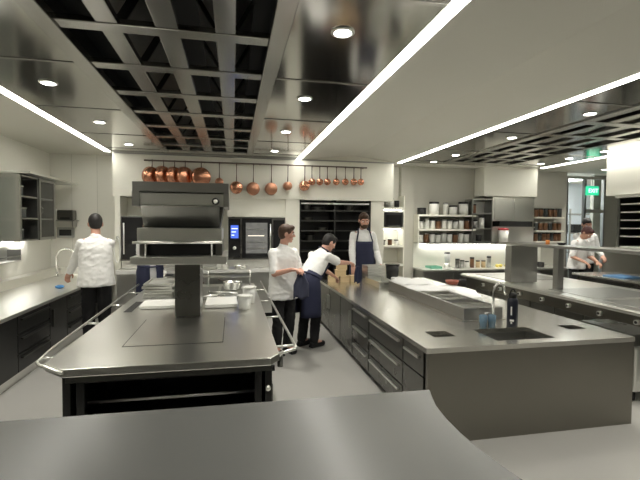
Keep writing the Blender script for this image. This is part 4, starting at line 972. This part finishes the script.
        for a, c in zip(rows_, rows_[1:]):
            for i in range(16): q.bm.faces.new((a[i], a[i+1], c[i+1], c[i]))
        o = q.build('apron', apron, None, True); md = o.modifiers.new('t', 'SOLIDIFY'); md.thickness = .007; md.offset = 1
        me = bpy.data.meshes.new_from_object(o.evaluated_get(bpy.context.evaluated_depsgraph_get())); o.modifiers.clear(); o.data = me
        me.transform(Matrix.Scale(s, 4)); o.parent = root
        tp_ = [T((.135*k, .125, apron_top-.005)) for k in (1, -1)]
        lift(MB().tube([tp_[0], T((.105, .09, 1.42)), T((.09, .02, 1.495)), T((.03, -.085, 1.50)), T((-.03, -.085, 1.50)), T((-.09, .02, 1.495)), T((-.105, .09, 1.42)), tp_[1]], .011, 6), 'neck_strap', apron, o, s)
        lift(MB().tube([T((.195*math.cos(a), .152*math.sin(a), 1.04)) for a in [PI*.05-PI*1.1*i/10 for i in range(11)]], .014, 6), 'waist_tie', apron, o, s)
    return root

D = math.radians
person('cook in a white long-sleeved jacket and black trousers at the wall worktop, back turned', (-1.80, 6.15, 0), D(14), 1.81, lean=.06, hy=.1, hp=.18,
       hands=((-1.93, 6.58, .95), (-2.30, 6.50, .86)), hair='hair_black', hem=.83, girth=1.14, elbow=.1)
person('brown-haired cook in a short-sleeved white jacket standing in profile with a dark cloth in hand', (.65, 5.48, 0), D(-155), 1.685, hy=1.05, hp=.10, lean=.03,
       hands=((.75, 5.13, 1.10), (.85, 5.22, 1.08)), sleeve=.72, hair='hair_brown', hem=.76, apron=None, girth=1.12, elbow=.5)
person('dark-haired cook in long navy apron leaning over the island with an arm outstretched', (1.05, 5.74, 0), D(-58), 1.70, lean=D(37), hy=-.25, hp=.55,
       hands=((1.93, 6.24, 1.06), (1.60, 6.25, .83)), sleeve=.62, apron='navy', hair='hair_black', hem=.90, stride=.04, wrap=2.75)
person('bearded cook in a white shirt and navy apron looking down at the tray stack', (2.34, 7.42, 0), D(176), 1.915, hy=.0, hp=.33, lean=.04,
       hands=((2.08, 7.14, .90), (2.60, 7.14, .92)), sleeve=1., apron='navy', apron_top=1.29, hair='hair_brown', beard=True)
person('cook in a white jacket and navy apron almost hidden behind the grill tower', (-1.30, 7.2, 0), D(25), 1.70, hy=.3, hp=.3,
       hands=((-1.25, 7.5, 1.0), (-1.45, 7.5, 1.0)), sleeve=1., apron='navy', hair='hair_brown', wrap=2.9)
person('cook with reddish dark hair and bowed head at the end of the far counter', (7.02, 7.48, 0), D(186), 1.74, hy=.1, hp=.75, lean=.22,
       hands=((6.9, 7.13, .93), (7.2, 7.13, .93)), sleeve=.7, hair='hair_red', skin='skin_tan')
person('taller dark-haired cook standing behind the cook with the bowed head', (7.68, 8.0, 0), D(150), 1.88, hy=.1, hp=.35, lean=.08,
       hands=((7.55, 7.6, 1.0), (7.8, 7.6, 1.0)), sleeve=1., hair='hair_black')
# cloths in the cooks' hands
def hang(name, m, c, wv, top, bot, label):
    q = MB(); g = {}; n = 9; R_ = 10
    for i in range(n):
        for j in range(R_):
            u_ = i/(n-1)-.5; t_ = j/(R_-1); sp = .35+.65*min(1, t_*2.2)
            p = Vector(c) + Vector(wv)*u_*sp; pv = Vector((-wv[1], wv[0], 0)).normalized()*(.025*math.sin(i*1.7)*(1-.3*t_))
            g[i, j] = q.bm.verts.new((p.x+pv.x, p.y+pv.y, top+(bot-top)*t_ + .02*math.sin(i*1.1)*t_))
    for i in range(n-1):
        for j in range(R_-1): q.bm.faces.new((g[i, j], g[i+1, j], g[i+1, j+1], g[i, j+1]))
    o = q.build(name, m, None, True); md = o.modifiers.new('t', 'SOLIDIFY'); md.thickness = .012
    me = bpy.data.meshes.new_from_object(o.evaluated_get(bpy.context.evaluated_depsgraph_get())); o.modifiers.clear(); o.data = me
    return tag(o, label, 'cloth')
hang('side_towel', 'navy_cloth', (.84, 5.13, 0), (.20, .05, 0), 1.09, .78, 'dark grey-blue cloth hanging from the hands of the brown-haired cook')
hang('side_towel', 'navy', (1.90, 6.24, 0), (.12, .06, 0), 1.06, .80, 'navy cloth dangling from the outstretched hand over the island')

# ------------------------------------------------------------------ camera, world, view
cam = bpy.data.cameras.new('camera'); cam.sensor_width = 36; cam.lens = 421.67/640*36; cam.clip_start = .05
co = bpy.data.objects.new('camera', cam); COL.objects.link(co)
R0 = (0.979210185, -0.202707887, 0.00754488413); D0 = (-0.000156869408, -0.0379514424, -0.999279572); F0 = (0.202848190, 0.978503552, -0.0371942376)
co.matrix_world = Matrix(((R0[0], -D0[0], -F0[0], 0), (R0[1], -D0[1], -F0[1], 0), (R0[2], -D0[2], -F0[2], 1.70), (0, 0, 0, 1)))
S.camera = co
wd = bpy.data.worlds.new('world'); S.world = wd; wd.use_nodes = True
wd.node_tree.nodes['Background'].inputs[0].default_value = (.5, .5, .48, 1); wd.node_tree.nodes['Background'].inputs[1].default_value = .05
vs = S.view_settings; vs.view_transform = 'Standard'; vs.look = 'None'; vs.gamma = 1; vs.use_curve_mapping = False
vs.exposure = EXPOSURE = 0.88
S.cycles.max_bounces = 8; S.cycles.caustics_reflective = True; S.cycles.sample_clamp_indirect = 6
